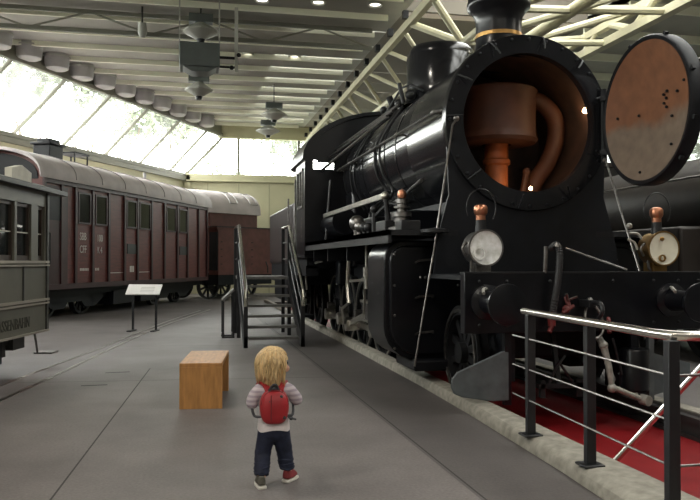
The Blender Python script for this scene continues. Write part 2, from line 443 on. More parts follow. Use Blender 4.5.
# ceiling: grey panels in strips, cream ribs, daylight slits on the right part
AXX0 = 4.75                              # where the raised part over the locomotive begins
def left_edge(y): return (wl(0, 1.6, 1.33) - D * ((YE - y) / D.y)).x - .1 + (T0.x - wl(0, 1.6, 1.33).x) * 0
RP = 1.27
ribs = [YE - .62 - i * RP for i in range(32)]
mb = MB(); rb = MB()
for i, y in enumerate(ribs):
    y0 = y - RP
    xl = left_edge(y0 + RP / 2) - .6
    slit = .07 if 17.5 < y < 30 else 0
    xs = 2.3
    mb.box(xl, xs, y0, y, CEIL, CEIL + .15)
    mb.box(xs, AXX0, y0, y - slit, CEIL, CEIL + .15)
    rb.box(xl + .35, 4.45, y - .03, y + .03, CEIL - .13, CEIL + (.0))
mb.box(T0.x - .6, AXX0, ribs[0], YE + .2, CEIL, CEIL + .15)
# raised roof with an added skylight over the locomotive, and the lower ceiling to the right of it
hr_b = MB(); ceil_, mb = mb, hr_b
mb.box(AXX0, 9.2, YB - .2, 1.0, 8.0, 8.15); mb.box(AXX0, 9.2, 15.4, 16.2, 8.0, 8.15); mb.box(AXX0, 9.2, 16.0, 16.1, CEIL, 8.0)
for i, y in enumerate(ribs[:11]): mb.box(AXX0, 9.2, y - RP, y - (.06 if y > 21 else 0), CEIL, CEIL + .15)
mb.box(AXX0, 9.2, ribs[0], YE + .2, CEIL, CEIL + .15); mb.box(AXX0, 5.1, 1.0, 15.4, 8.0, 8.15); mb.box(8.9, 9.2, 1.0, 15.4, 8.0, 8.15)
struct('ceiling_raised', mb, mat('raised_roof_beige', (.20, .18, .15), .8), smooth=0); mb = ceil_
mb.box(AXX0 - .1, AXX0, YB, 16.2, CEIL + .15, 8.1); mb.box(9.2, 9.3, YB, 16.2, CEIL + .0, 8.1)
mb.box(9.2, XR + .2, YB - .2, YE + .2, CEIL, CEIL + .15)

struct('ceiling', mb, 'panel', smooth=0)
for i in range(16): rb.box(9.3, XR, 3 + i * 1.9, 3.06 + i * 1.9, CEIL - .2, CEIL)
struct('trim_6', rb, 'rib', smooth=0)

for i in range(6):  # unseen skylight panes, added to light the engine and the truss
    y0 = 1.0 + i * 2.4
    pane([V((5.1, y0, 8.1)), V((8.9, y0, 8.1)), V((8.9, y0 + 2.4, 8.1)), V((5.1, y0 + 2.4, 8.1))], wn, 'panes'); wn += 1
mb = MB()
for i in range(7): mb.box(5.1, 8.9, .96 + i * 2.4, 1.04 + i * 2.4, 8.0, 8.14)
mb.box(6.97, 7.03, 1.0, 15.4, 8.0, 8.14)
struct('trim_8', mb, 'frame', smooth=0)
# outside: meadow and trees, open sky
mb = MB(); mb.box(-70, 60, YB - 30, 90, -1.2, -1.0); struct('ground', mb, 'grassm', smooth=0)
def tree_leafball(mbx, c, r, n, sz):
    for _ in range(n):
        u = V((random.gauss(0, 1), random.gauss(0, 1), random.gauss(0, 1))).normalized() * r * (.55 + .45 * random.random())
        u.z *= .9
        p = V(c) + u
        a = V((random.gauss(0, 1), random.gauss(0, 1), random.gauss(0, 1))).normalized() * sz; b = a.orthogonal().normalized() * sz * .6
        mbx.faces([p - a, p + b, p + a, p - b], [(0, 1, 2, 3)])
def tree(x, y, h, r, m, label, base=.45):
    t = thing('broadleaf_tree', label, 'tree', (x, y, -1.0), 0, 'trees outside the hall windows')
    b = MB(); b.tube(spline([(x, y, -1.0), (x + .1, y, h * .3), (x - .05, y + .1, h * .7)], 4), [.12 - .008 * i for i in range(9)], 8)
    for k in range(5):
        a = k * 1.3; b.tube([(x, y, h * .35 + k * .3), (x + cos(a) * r * .6, y + sin(a) * r * .6, h * .6 + k * .3)], [.09, .03], 6)
    b.build('trunk', 'bark', t)
    f = MB()
    for k in range(9):
        a = random.random() * 6.28; rr = r * .55 * random.random() ** .5
        tree_leafball(f, (x + cos(a) * rr, y + sin(a) * rr, h * (base + (.95 - base) * random.random())), r * .55, 110, .17 + .07 * random.random())
    f.build('crown', m, t, smooth=0)
tree(6.2, 43, 9.5, 2.6, 'leafa', 'pale green leafy tree outside the end window beside the locomotive cab')
tree(3.2, 52, 9.0, 2.2, 'leafb', 'green tree far behind the middle end window')
for x, y, h, r, m, lab in ((-.9, 43.5, 12, 1.9, 'leafa', 'leafy tree outside the sloping pane next to the end wall corner'),
                             (-2.9, 40.5, 11.6, 1.8, 'leafb', 'leafy tree outside the sloping panes above the roof pipe of the red wagon'),
                             (-4.6, 37.2, 11.4, 1.8, 'leafa', 'leafy tree outside the sloping panes between roof pipe and roof stand'),
                             (-6.3, 34.0, 11.2, 1.8, 'leafb', 'leafy tree outside the sloping panes above the small roof stand'),
                             (-8.2, 31.2, 11.2, 1.8, 'leafa', 'leafy tree outside the sloping panes above the wagon stove chimney')):
    tree(x, y, h, r, m, lab, .72)
tree(24, 24, 8, 2.4, 'leafb', 'green tree outside the side window seen beyond the smokebox door')
tree(25, 30, 8, 2.4, 'leafa', 'green tree outside the far right side window')

# ------------------------------------------------------------------ roof trusses
def truss():
    t = thing('roof_truss', 'long cream triangulated steel roof truss over the locomotive', 'truss', (6.7, 8, 6))
    def A(y): return V((4.56 + (y - 13) * .018, y, 6.35))
    def Mm(y): return V((5.40, y, 5.70))
    def C1(y): return V((6.92, y, 5.92))
    def C2(y): return V((8.95, y, 6.45))
    def B_(y): return V((8.85, y, 6.02))
    m = MB(); m.bar(A(4), A(YE), .13, .17); m.build('chord', 'creamb', t)
    m = MB(); m.bar(B_(2), B_(YE), .2, .16); m.build('chord', 'creamb', t)
    m = MB(); m.bar(C2(2), C2(YE), .15, .15); m.build('chord', 'creamb', t)
    m = MB(); m.tube([C1(2), C1(YE)], .12, 12); m.build('chord', 'creamb', t)
    m = MB(); m.tube([Mm(4), Mm(YE)], .07, 10); m.build('chord', 'creamb', t)
    for i in range(12):
        y = 5.2 + i * 2.1
        L_ = [(A(y), Mm(y + .6)), (Mm(y + .6), A(y + 1.6)), (Mm(y + .6), C1(y + 1.05)), (Mm(y + .6), C1(y - 1.05))]
        if y < 17: L_ += [(C1(y + 1.05), C2(y)), (C1(y + 1.05), C2(y + 2.1)), (C1(y + 1.05), B_(y + 1.0)), (B_(y), C2(y + 1.05)), (B_(y), C2(y - .6))]
        for a, b in L_:
            if max(a.y, b.y) > YE - .1: continue
            m = MB(); m.tube([a, b], .075 if y < 15 else .05, 8); m.build('strut', 'creamb', t)
    for i in range(13):
        y = ribs[i]; m = MB(); m.box(A(y).x - .17, A(y).x - .06, y - .07, y + .07, 6.42, 6.58); m.build('node_plate', 'dull', t)
truss()
def cross_truss(y, label, name='lattice_girder'):
    t = thing(name, label, 'girder', (0, y, 5.9))
    x0, x1 = left_edge(y) + .4, 4.3
    for z in (6.80, 6.38):
        m = MB(); m.bar((x0, y, z), (x1, y, z), .07, .09); m.build('chord', mat('girder_paint', (.17, .17, .14), .6), t)
    m = MB(); n = 8
    for i in range(n):
        xa, xb = x0 + (x1 - x0) * i / n, x0 + (x1 - x0) * (i + 1) / n
        a, b = ((xa, y, 6.38), (xb, y, 6.80)) if i % 2 == 0 else ((xa, y, 6.80), (xb, y, 6.38))
        m.tube([a, b], .022, 6)
    m.build('lattice_rods', mat('rod_paint', (.22, .22, .18), .5), t)
cross_truss(17.3, 'dark lattice girder crossing the ceiling behind the grey hanging box')

# ceiling downlights
def at_ceil(u, v, z=CEIL):
    a = (u - 350) / 750; b = (250 - v) / 750; ph = math.atan(12 / 750)
    f = F_C * cos(ph) + V((0, 0, sin(ph))); r = R_C; up = r.cross(f)
    d = f + r * a + up * b; t = (z - 1.285) / d.z
    return V((0, 0, 1.285)) + d * t
dl = thing('ceiling_downlight', 'x', 'ceiling light', (0, 0, CEIL), 0, 'round downlights in the ceiling')
m = MB(); m.lathe([(.115, 0), (.17, 0), (.17, -.03), (.15, -.045), (.115, -.02)], Matrix.Translation((0, 0, CEIL)), 24, True); m.build('trim_ring', 'pend', dl)
m = MB(); m.lathe([(0, -.012), (.113, -.012)], Matrix.Translation((0, 0, CEIL)), 24); m.build('lamp_glass', 'lampglow', dl)
spots = [((1.55, 15.98), 'bright round downlight at the top edge, left of the three nearest'),
         ((2.75, 15.86), 'bright round downlight at the top edge, middle of the three nearest'),
         ((3.98, 15.74), 'bright round downlight at the top edge, nearest the cream chord'),
         ((1.55, 19.10), 'small downlight just beyond the lattice girder, nearest the hanging box'),
         ((2.85, 19.06), 'small downlight beyond the lattice girder, middle of its row'),
         ((4.07, 18.98), 'small downlight beyond the lattice girder, nearest the cream chord'),
         ((1.58, 20.25), 'small downlight in the second row beyond the girder, left one'),
         ((2.84, 20.2), 'small downlight in the second row beyond the girder, right one')]
for i, ((x, y), lab) in enumerate(spots):
    if i == 0: dl.location = (x, y, CEIL); dl['label'] = lab
    else: dup(dl, None, (x, y, CEIL), lab)

# round grey air outlets along the top of the glazing
ao = thing('air_outlet', 'x', 'air outlet', (0, 0, CEIL), 0, 'air outlets above the sloping glazing')
m = MB(); m.lathe([(0, -.42), (.24, -.415), (.30, -.38), (.32, -.28), (.33, -.1), (.33, 0), (0, 0)], Matrix.Translation((0, 0, CEIL)), 28); m.build('bowl', 'duct', ao)
m = MB(); m.lathe([(.345, -.10), (.36, -.10), (.36, -.06), (.345, -.06)], Matrix.Translation((0, 0, CEIL)), 28, True); m.build('rim_band', 'pend', ao)
side_names = ['first', 'second', 'third', 'fourth', 'fifth', 'sixth', 'seventh', 'eighth', 'ninth', 'tenth', 'eleventh', 'twelfth']
for i in range(12):
    p = wl(1.2 + i * 1.10, 0, 1.33 + .20)
    lab = 'round grey air outlet above the sloping glazing, %s from the end wall' % side_names[i]
    if i == 0: ao.location = (p.x, p.y, CEIL); ao['label'] = lab
    else: dup(ao, None, (p.x, p.y, CEIL), lab)

# hanging housing and pendant lamps
def pendant(x, y, z, r, label, ztop=CEIL):
    t = thing('pendant_lamp', label, 'hanging lamp', (x, y, z), 0, 'double cone pendant lamps under the ceiling')
    T = Matrix.Translation((x, y, z))
    m = MB(); m.lathe([(.09, .2), (r, .02), (r, -.01), (.10, -.16), (.075, -.165), (r * .9, .0), (.07, .17)], T, 8); m.build('reflector', 'pend', t)
    m = MB(); m.lathe([(0, -.24), (.07, -.24), (.09, -.17), (.09, -.12), (0, -.12)], T, 12); m.build('lamp_holder', 'dull', t)
    m = MB(); m.box(x - .26, x + .26, y - .12, y + .12, z + .2, z + .38); m.build('gear_box', 'boxg', t)
    m = MB(); m.cyl((x, y, z + .38), (x, y, ztop), .015, 6); m.build('rod', 'dull', t)
pendant(.28, 16.8, 6.36, .40, 'diamond shaped hanging lamp right above the grey hanging box')
pendant(.28, 19.5, 5.68, .36, 'diamond shaped hanging lamp just below the grey hanging box')
pendant(2.67, 23.6, 5.93, .42, 'diamond shaped hanging lamp far back near the end windows, upper one')
pendant(2.84, 27.0, 6.01, .44, 'diamond shaped hanging lamp farthest back, close above the end windows')
t = thing('hanging_projector', 'grey boxy projector housing hanging from the ceiling on two rods', 'projector', (.25, 16.2, 5.4))
m = MB(); m.box(-.17, .66, 15.9, 16.5, 5.38, 5.88); m.build('housing', 'boxg', t, bevel=.015)
m = MB(); m.prism([(-.10, 5.38), (.60, 5.38), (.42, 5.28), (.08, 5.28)], .5, Matrix.Translation((0, 16.45, 0)) @ Matrix.Rotation(pi / 2, 4, 'X')); m.build('lens_hood', 'boxg', t)
for x in (-.17, .66):
    m = MB(); m.bar((x, 16.2, 5.5), (x, 16.2, CEIL), .03); m.build('rod', 'pend', t)
m = MB(); m.bar((1.02, 16.2, 5.36), (1.02, 16.2, 6.75), .07); m.build('mast', 'pend', t)
m = MB(); m.tube([(.66, 16.2, 5.66), (1.02, 16.2, 5.66)], .03, 8); m.ball((1.07, 16.15, 5.72), .05, 6); m.build('bracket_arm', 'iron', t)
m = MB(); m.tube([(.66, 16.2, 5.46), (1.02, 16.2, 5.46)], .025, 8); m.ball((.92, 16.15, 5.44), .05, 6); m.build('bracket_arm', 'iron', t)
t = thing('ceiling_spotlight', 'small grey spotlight hanging below the ceiling left of the hanging box', 'spotlight', (-.96, 17, 6.4))
m = MB(); m.lathe([(0, .0), (.09, 0), (.10, -.22), (.06, -.32), (0, -.32)], Matrix.Translation((-.98, 17.0, 6.55)) @ Matrix.Rotation(.35, 4, 'X'), 14); m.build('lamp_body', 'pend', t)
m = MB(); m.cyl((-.98, 17.0, 6.5), (-.98, 17.0, CEIL), .02, 6); m.build('stem', 'dull', t)

# ------------------------------------------------------------------ embedded rails
def rail_path(pts, name, label, z0=-.01, z1=.004, w=.055, m='rail', flange=True, cat='rail'):
    pts = spline([V((*p, 0)) for p in pts], 10); b = MB(); R = []
    for i, p in enumerate(pts):
        d = (pts[min(i + 1, len(pts) - 1)] - pts[max(i - 1, 0)]).normalized(); n = V((-d.y, d.x, 0)) * w / 2
        R.append([b.bm.verts.new(p + n * s + V((0, 0, z))) for s, z in ((-1, z0), (-1, z1), (1, z1), (1, z0))])
    for A, B in zip(R, R[1:]):
        for k in range(4): b.bm.faces.new((A[k], A[(k + 1) % 4], B[(k + 1) % 4], B[k]))
    b.bm.faces.new(R[0]); b.bm.faces.new(R[-1][::-1])
    return tag(b.build(name, m, smooth=30), label, cat)
rail_path([(-2.2, 4.0), (-1.85, 6.5), (-1.69, 7.48), (-1.43, 9.22), (-1.05, 12.0), (-.64, 14.67), (-.05, 17.6), (.6, 20.5)], 'embedded_rail', 'worn tram rail sunk in the floor, the one nearer the wooden bench', w=.05, flange=False)
rail_path([(-2.9, 3.0), (-2.3, 6.0), (-1.89, 8.39), (-1.6, 10.0), (-1.25, 11.76), (-.9, 14.0), (-.3, 17.3), (.35, 20.3)], 'embedded_rail', 'worn tram rail sunk in the floor, the one nearer the grey tram', w=.04)

# ------------------------------------------------------------------ red wagon
HW = radians(23.5)
DW = V((sin(HW), cos(HW), 0)); NW = V((cos(HW), -sin(HW), 0))
WN = V((-3.02, 17.0, 0)); WL = 9.2; WW = 2.8
wc = WN + DW * WL / 2 - NW * WW / 2
FR = Matrix.Translation(wc) @ Matrix.Rotation(-HW, 4, 'Z')
def wheelset(root, y, r, frame, name='wheel', gauge=.72, m='iron'):
    for sx in (-1, 1):
        b = MB(); wheel_geo(b, sx * gauge, y, r, r, sx); b.build(name, m, root, frame)
def wheel_geo(b, x, y, z, r, sx, spokes=10, w=.13):
    T = along_x(x - w / 2, y, z)
    b.lathe([(r * .86, 0), (r + .03 * (sx < 0), 0), (r + .03 * (sx < 0), .03), (r, .035), (r, w - .035), (r + .03 * (sx > 0), w - .03) if False else (r, w - .03), (r, w), (r * .86, w)], T, 40, True)
    b.lathe([(0, -.02), (r * .24, -.02), (r * .24, w + .04), (0, w + .04)], T, 20)
    for k in range(spokes):
        a = 2 * pi * k / spokes
        c, s_ = cos(a), sin(a)
        p0 = T @ V((c * r * .2, s_ * r * .2, w / 2)); p1 = T @ V((c * r * .88, s_ * r * .88, w / 2))
        b.bar(p0, p1, r * .09, .07)
t = thing('railway_wagon', 'long dark red boarded railway wagon with pale roof and windows', 'railway wagon', wc, -HW)
zb, ze = .70, 3.12; hw = WW / 2; hl = WL / 2
b = MB(); b.box(-hw, hw, -hl, hl, zb, ze)
# arched end gables
ga = [(-hw, ze)] + [(-hw * cos(pi * i / 16), ze + .59 * sin(pi * i / 16) ** .8) for i in range(1, 16)] + [(hw, ze)]
b.prism(ga, WL - .02, Matrix.Translation((0, hl - .01, 0)) @ Matrix.Rotation(pi / 2, 4, 'X')); b.build('body', 'wagon', t, FR)
b = MB(); N = 20; ro = hw + .10
R = []
for yy in (-hl - .22, hl + .22):
    o_ = [(-ro * cos(pi * i / N), ze + .03 + .64 * sin(pi * i / N) ** .8) for i in range(N + 1)]
    i_ = [(-(ro - .01) * cos(pi * i / N), ze - .03 + .63 * sin(pi * i / N) ** .8) for i in range(N + 1)]
    R.append([b.bm.verts.new((x, yy, z)) for x, z in o_ + i_[::-1]])
n2 = len(R[0])
for k in range(n2): b.bm.faces.new((R[0][k], R[0][(k + 1) % n2], R[1][(k + 1) % n2], R[1][k]))
for rr in R:
    for i in range(N): b.bm.faces.new((rr[i], rr[i + 1], rr[n2 - 2 - i], rr[n2 - 1 - i]))
b.build('roof', 'roofg', t, FR, smooth=50)
b = MB()
for i in range(1, 8):
    y = -hl + WL * i / 8
    pts = [(-(ro + .004) * cos(pi * j / N), y, ze + .034 + .644 * sin(pi * j / N) ** .8) for j in range(N + 1)]
    b.tube(pts, .012, 5)
b.build('roof_seams', mat('seam', (.30, .27, .27), .7), t, FR)
posts = [-4.55, -3.9, -3.34, -2.6, -1.85, -1.04, -.33, .5, 1.33, 2.22, 2.97, 3.84, 4.55]
for y in posts:
    for s in (-1, 1):
        b = MB(); b.box(s * hw - .045 * (s < 0), s * hw + .045 * (s > 0), y - .045, y + .045, zb, ze); b.build('side_post', 'wagond', t, FR)
for s in (-1, 1):
    for z0, z1 in ((zb - .02, zb + .1), (ze - .12, ze)):
        b = MB(); x0, x1 = sorted((s * hw, s * (hw + .05))); b.box(x0, x1, -hl, hl, z0, z1); b.build('side_rail', 'wagond', t, FR)
for y0, y1 in ((-3.22, -2.74), (-2.47, -1.98), (-.92, -.44), (-.2, .38), (1.46, 2.06), (2.34, 2.87)):
    for s in (-1, 1):
        b = MB(); xx = s * (hw + .012)
        b.box(xx - .012, xx + .012, y0, y1, 2.2, 2.88); f = b.build('window', 'winglass', t, FR)
        b = MB()
        for (a0, a1, c0, c1) in ((y0 - .03, y0 + .01, 2.17, 2.91), (y1 - .01, y1 + .03, 2.17, 2.91), (y0, y1, 2.17, 2.21), (y0, y1, 2.87, 2.91)):
            b.box(xx - .02, xx + .03, a0, a1, c0, c1)
        b.build('window_frame', 'wagond', f, FR)
b = MB(); y0 = -hl + .12; b.box(hw, hw + .02, y0, y0 + .82, zb + .05, 2.95); dd = b.build('door', 'wagond', t, FR)
b = MB(); b.box(hw + .02, hw + .026, y0 + .1, y0 + .62, 2.2, 2.75); b.build('door_panel', 'dull', dd, FR)
b = MB(); b.tube([(hw + .03, y0 + .05, 1.2), (hw + .08, y0 + .05, 1.25), (hw + .08, y0 + .05, 1.9), (hw + .03, y0 + .05, 1.95)], .014, 6); b.build('grab_handle', 'iron', dd, FR)
for yy, ye in ((-.88, -.40), (2.40, 2.92)):
    b = MB(); b.box(hw, hw + .02, yy, ye, 1.50, 1.76); b.build('notice_board', 'notice', t, FR)
for q, yy, zz, sz in (('SBB', -3.14, 1.80, .25), ('CFF', -3.14, 1.50, .25), ('100', -2.38, 1.78, .25), ('K 4', -2.36, 1.50, .22)):
    text('lettering', q, sz, 'letter', t, FR @ Matrix.Translation((hw + .003, yy, zz)) @ SIDE, .72)
b = MB()
for k in range(6): b.box(hw, hw + .004, -3.12 + k * .065, -3.075 + k * .065, 1.08, 1.14)
for k in range(3): b.box(hw, hw + .004, -2.45 + k * .065, -2.41 + k * .065, 1.08, 1.14)
for k in range(3): b.box(hw, hw + .004, -.72 + k * .08, -.66 + k * .08, 1.02, 1.18)
b.box(hw, hw + .003, -1.75, -1.1, 1.005, 1.02); b.box(hw, hw + .003, -.25, .42, 1.005, 1.02)
b.build('small_markings', 'letter', t, FR)
# underframe
b = MB(); b.box(-1.15, 1.15, -hl, hl, .52, .70); b.box(-1.0, 1.0, -hl + .2, hl - .2, .40, .52)
for y in (-hl + 3.4, -hl + 4.9): b.box(.6, 1.2, y, y + 1.0, .20, .55)
b.build('underframe', 'dull', t, FR)
for y in (-hl + 1.1, -hl + 2.6, hl - 2.6, hl - 1.1):
    wheelset(t, y, .42, FR)
    for s in (-1, 1):
        b = MB(); b.box(s * .95 - .1, s * .95 + .1, y - .14, y + .14, .30, .58); b.build('axle_box', 'dull', t, FR)
for yc_ in (-hl + 1.85, hl - 1.85):  # bogie side plates, added in black to deepen the dark under the wagon
    for s in (-1, 1):
        b = MB()
        b.prism([(yc_ - 1.3, .62), (yc_ - 1.3, .40), (yc_ - .9, .20), (yc_ - .45, .20), (yc_ - .3, .34), (yc_ + .3, .34), (yc_ + .45, .20), (yc_ + .9, .20), (yc_ + 1.3, .40), (yc_ + 1.3, .62)], .10, Matrix.Translation((s * 1.0 - .05, 0, 0)) @ Matrix(((0, 0, 1, 0), (1, 0, 0, 0), (0, 1, 0, 0), (0, 0, 0, 1)))); b.build('bogie_frame', 'dull', t, FR)
for y, s in ((-hl, -1), (hl, 1)):
    for x in (-.88, .88):
        b = MB(); b.lathe([(0, .0), (.09, 0), (.09, .3), (.17, .3), (.17, .36), (0, .37)], Matrix.Translation((x, y, .62 + .28)) @ Matrix.Rotation(-s * pi / 2, 4, 'X'), 20); b.build('buffer', 'dull', t, FR)
# roof fittings
b = MB(); yy = -2.6; b.box(.0, .45, yy - .28, yy + .28, 3.6, 4.10); b.box(-.05, .50, yy - .34, yy + .34, 4.10, 4.16); b.box(.05, .40, yy - .22, yy + .22, 4.16, 4.26); b.build('stove_chimney', 'dull', t, FR, bevel=.02)
b = MB(); yy = -1.45; b.box(-.1, .45, yy - .34, yy + .34, 4.04, 4.08)
for x in (-.06, .41):
    for y in (yy - .30, yy + .30): b.bar((x, y, 3.66), (x, y, 4.05), .03)
b.build('roof_stand', 'dull', t, FR)
b = MB(); b.cyl((.3, 2.3, 3.6), (.3, 2.3, 4.02), .05, 8); b.build('roof_pipe', 'duct', t, FR)
b = MB(); b.prism([(x * .93, z - .05) for x, z in ga], .012, Matrix.Translation((0, -hl + .0, 0)) @ Matrix.Rotation(pi / 2, 4, 'X')); b.build('gable_shade_sheet', 'dull', t, FR)  # black sheet standing in for the dark interior under the roof arch
# track under the wagon
for s, nm in ((.72, 'near'), (-.72, 'far')):
    b = MB(); b.box(s - .035, s + .035, -hl - 5, hl + 1.0, -.02, .0); b.box(s - .07, s + .07, -hl - 5, hl + 1.0, -.06, -.03)
    tag(b.build('track_rail', 'rail', None, FR), 'rail under the red wagon on the %s side' % nm, 'rail')

# ------------------------------------------------------------------ brown van behind
HV = radians(52)
vc = V((.98, 27.6, 0)); FV = Matrix.Translation(vc) @ Matrix.Rotation(-HV, 4, 'Z')
t = thing('covered_van', 'brown covered van with pale domed roof behind the red wagon', 'railway wagon', vc, -HV)
b = MB(); b.box(-1.05, 1.05, -1.1, 1.1, .95, 3.0); b.build('body', 'brown', t, FV)
b = MB(); hr = 1.12
R = []
for yy in (-1.22, 1.22):
    o_ = [(-hr * cos(pi * i / N), 2.98 + .86 * sin(pi * i / N) ** .75) for i in range(N + 1)]
    R.append([b.bm.verts.new((x, yy, z)) for x, z in o_])
for k in range(N): b.bm.faces.new((R[0][k], R[0][k + 1], R[1][k + 1], R[1][k]))
b.bm.faces.new((R[0][0], R[1][0], R[1][N], R[0][N]))
for rr in R: b.bm.faces.new(rr)
b.build('roof', 'roofg', t, FV, smooth=40)
for y in (-.2, .75):
    b = MB(); pts = [(-(hr + .01) * cos(pi * j / N), y + dy, 2.99 + .865 * sin(pi * j / N) ** .75) for dy in (0,) for j in range(13, 19)]
    b.tube(pts, .015, 5); pts2 = [(p[0], p[1] + .35, p[2]) for p in pts]; b.tube(pts2, .015, 5); b.tube([pts[0], pts2[0]], .015, 5); b.tube([pts[-1], pts2[-1]], .015, 5)
    b.build('roof_hatch_frame', 'dsteel', t, FV)
b = MB(); b.prism([(-1.2, .85), (1.5, .85), (1.5, 2.30), (1.62, 2.46), (-1.28, 2.46), (-1.2, 2.30)], .5, Matrix.Translation((1.12, 0, 0)) @ Matrix(((0, 0, 1, 0), (1, 0, 0, 0), (0, 1, 0, 0), (0, 0, 0, 1)))); b.build('front_platform', 'brown', t, FV)
b = MB(); b.box(1.06, 1.66, -1.30, 1.64, 2.46, 2.50); b.build('platform_lip', 'wagond', t, FV)
b = MB(); b.box(1.2, 1.6, -1.25, -1.20, 1.0, 2.3); b.build('platform_end', 'dull', t, FV)
b = MB(); b.tube(spline([(1.64, 1.4, 2.3), (1.75, 1.42, 2.1), (1.75, 1.42, 1.6), (1.64, 1.4, 1.5)], 4), .02, 6); b.tube([(1.62, 1.0, 1.3), (1.7, 1.02, 1.1), (1.7, 1.02, .9)], .02, 6); b.build('handrail', 'iron', t, FV)
b = MB()
for z in (1.2, 1.45, 1.7, 1.95): 
    for y in (-1.1, .3): b.box(1.62, 1.64, y, y + .06, z, z + .03)
b.build('rivets', 'wagond', t, FV)
b = MB(); b.box(-1, 1.5, -1.1, 1.4, .5, .92); b.build('underframe', 'dull', t, FV)
for y in (-.9, .9):
    wheelset(t, y, .45, FV)
for s_, nm in ((.72, 'near'), (-.72, 'far')):
    b = MB(); b.box(s_ - .035, s_ + .035, -.9, 2.3, -.02, .0)
    tag(b.build('track_rail', 'rail', None, FV), 'rail under the brown covered van on the %s side' % nm, 'rail')
# ------------------------------------------------------------------ tram
ZT = 9.15; XT = -3.69
HT = TH - radians(1.5) * 1
FT = Matrix.Translation(F_C * ZT + R_C * XT) @ Matrix.Rotation(-HT, 4, 'Z')        # origin at the far right corner; -y comes towards the camera
t = thing('tram_car', 'grey green vintage tram car with window row and lettered sill band', 'tram', F_C * ZT + R_C * XT, -HT)
TL = 6.4; TW = 2.0
b = MB(); b.box(-TW, 0, -TL, 0, .80, 1.24); b.box(-TW, -.0, -TL, 0, 1.24, 1.30); b.build('body_side', 'tram', t, FT)
b = MB(); b.prism([(0, .46), (.0, .80), (-TW, .80), (-TW, .46)], TL, Matrix.Translation((0, 0, 0)) @ Matrix.Rotation(pi / 2, 4, 'X')); b.build('sill_panel', 'tram', t, FT)
b = MB()
for z, w in ((.835, .03), (.795, .022), (.462, .022), (1.285, .03), (1.245, .02)):
    b.box(-.0, .028, -TL, .0, z - w / 2, z + w / 2)
b.build('trim_strips', 'trims', t, FT)
for y in (-.72, -1.42, -2.12, -2.82, -3.5, -4.2, -4.9): b = MB(); b.box(0, .014, y - .02, y, .84, 1.24); b.build('panel_bead', 'tramd', t, FT)
b = MB(); b.box(0, .02, -.06, 0, .46, 2.12); b.build('corner_post', 'tramd', t, FT)
b = MB(); b.box(-TW, .0, -TL, 0, 1.95, 2.13)
ys = [-.0, -.30, -1.0, -1.70, -2.4, -3.1, -3.8, -4.5, -5.2, -5.9]
pil = [(-.10, 0), (-.50, -.30), (-.96, -.90), (-1.40, -1.34), (-1.80, -1.70), (-1.99, -1.91), (-2.4, -2.32), (-2.81, -2.73), (-3.22, -3.14), (-3.63, -3.55), (-4.04, -3.96), (-TL, -4.4)]
for y0, y1 in pil:
    b.box(-.10, 0, y0, y1, 1.3, 1.96); b.box(-TW, -TW + .1, y0, y1, 1.3, 1.96)
b.build('window_posts', 'tram', t, FT)
for (a, c) in zip(pil, pil[1:]):
    y0, y1 = c[1], a[0]
    for xx in (-.06, -TW + .06):
        b = MB(); b.box(xx - .008, xx + .008, y0, y1, 1.3, 1.95); w = b.build('window', 'winglass', t, FT)
        b = MB(); xo = xx + (.02 if xx > -1 else -.02)
        for q in ((y0, y0 + .035, 1.3, 1.95), (y1 - .035, y1, 1.3, 1.95), (y0, y1, 1.3, 1.36), (y0, y1, 1.91, 1.95)): b.box(xo - .015, xo + .015, *q)
        b.build('window_sash', 'wframe', w, FT)
        b = MB(); b.box(xo - .012, xo + .012, y0 + .03, y1 - .03, 1.61, 1.625); b.build('window_bar', 'trims', w, FT)
b = MB(); b.box(-TW + .1, -.1, -.04, 0, 1.3, 1.95); b.box(-TW + .1, -.1, -TL, -TL + .04, 1.3, 1.95); b.build('end_panel', 'tram', t, FT)
b = MB()
rp = [(.10, 2.12), (.10, 2.17), (-.25, 2.27), (-TW / 2, 2.33), (-TW + .25, 2.27), (-TW - .1, 2.17), (-TW - .1, 2.12)]
b.prism(rp, TL + .55, Matrix.Translation((0, .40, 0)) @ Matrix.Rotation(pi / 2, 4, 'X')); b.build('roof', 'tramd', t, FT)
b = MB(); b.box(-.5, -.44, .0, .38, 1.55, 2.1); b.build('end_lamp_bracket', 'tramd', t, FT)
for yy in (-.80, -1.7, -2.6):
    b = MB(); b.box(-.18, -.10, yy, yy + .55, 2.20, 2.34); b.prism([(yy, 2.34), (yy + .55, 2.34), (yy + .275, 2.40)], .08, Matrix.Translation((-.18, 0, 0)) @ Matrix(((0, 0, 1, 0), (1, 0, 0, 0), (0, 1, 0, 0), (0, 0, 0, 1)))); b.build('destination_board', 'boards', t, FT)
text('lettering', 'STRASSENBAHN', .17, 'letterd', t, FT @ Matrix.Translation((.003, -1.62, .545)) @ SIDE, .88)
text('lettering', '7', .16, 'letterd', t, FT @ Matrix.Translation((.003, -1.42, .99)) @ SIDE)
b = MB(); b.box(-TW + .2, -.2, -TL + .2, -.25, .34, .46); b.box(-.5, -.2, -2.3, -.7, .22, .40); b.box(-.4, -.15, -.62, -.3, .28, .46); b.build('underframe', 'tramd', t, FT)
for y in (-1.0, -2.9):
    for s in (-.45, -1.55):
        b = MB(); wheel_geo(b, s, y, .27, .27, 1, 6, .1); b.build('wheel', 'iron', t, FT)
    b = MB(); b.box(-.36, -.18, y - .16, y + .16, .16, .40); b.build('axle_box', 'dull', t, FT)
b = MB(); b.box(-.16, .06, .0, .22, .165, .185); b.tube([(-.12, -.10, .48), (-.12, .02, .18)], .014, 6); b.build('step', 'dsteel', t, FT)

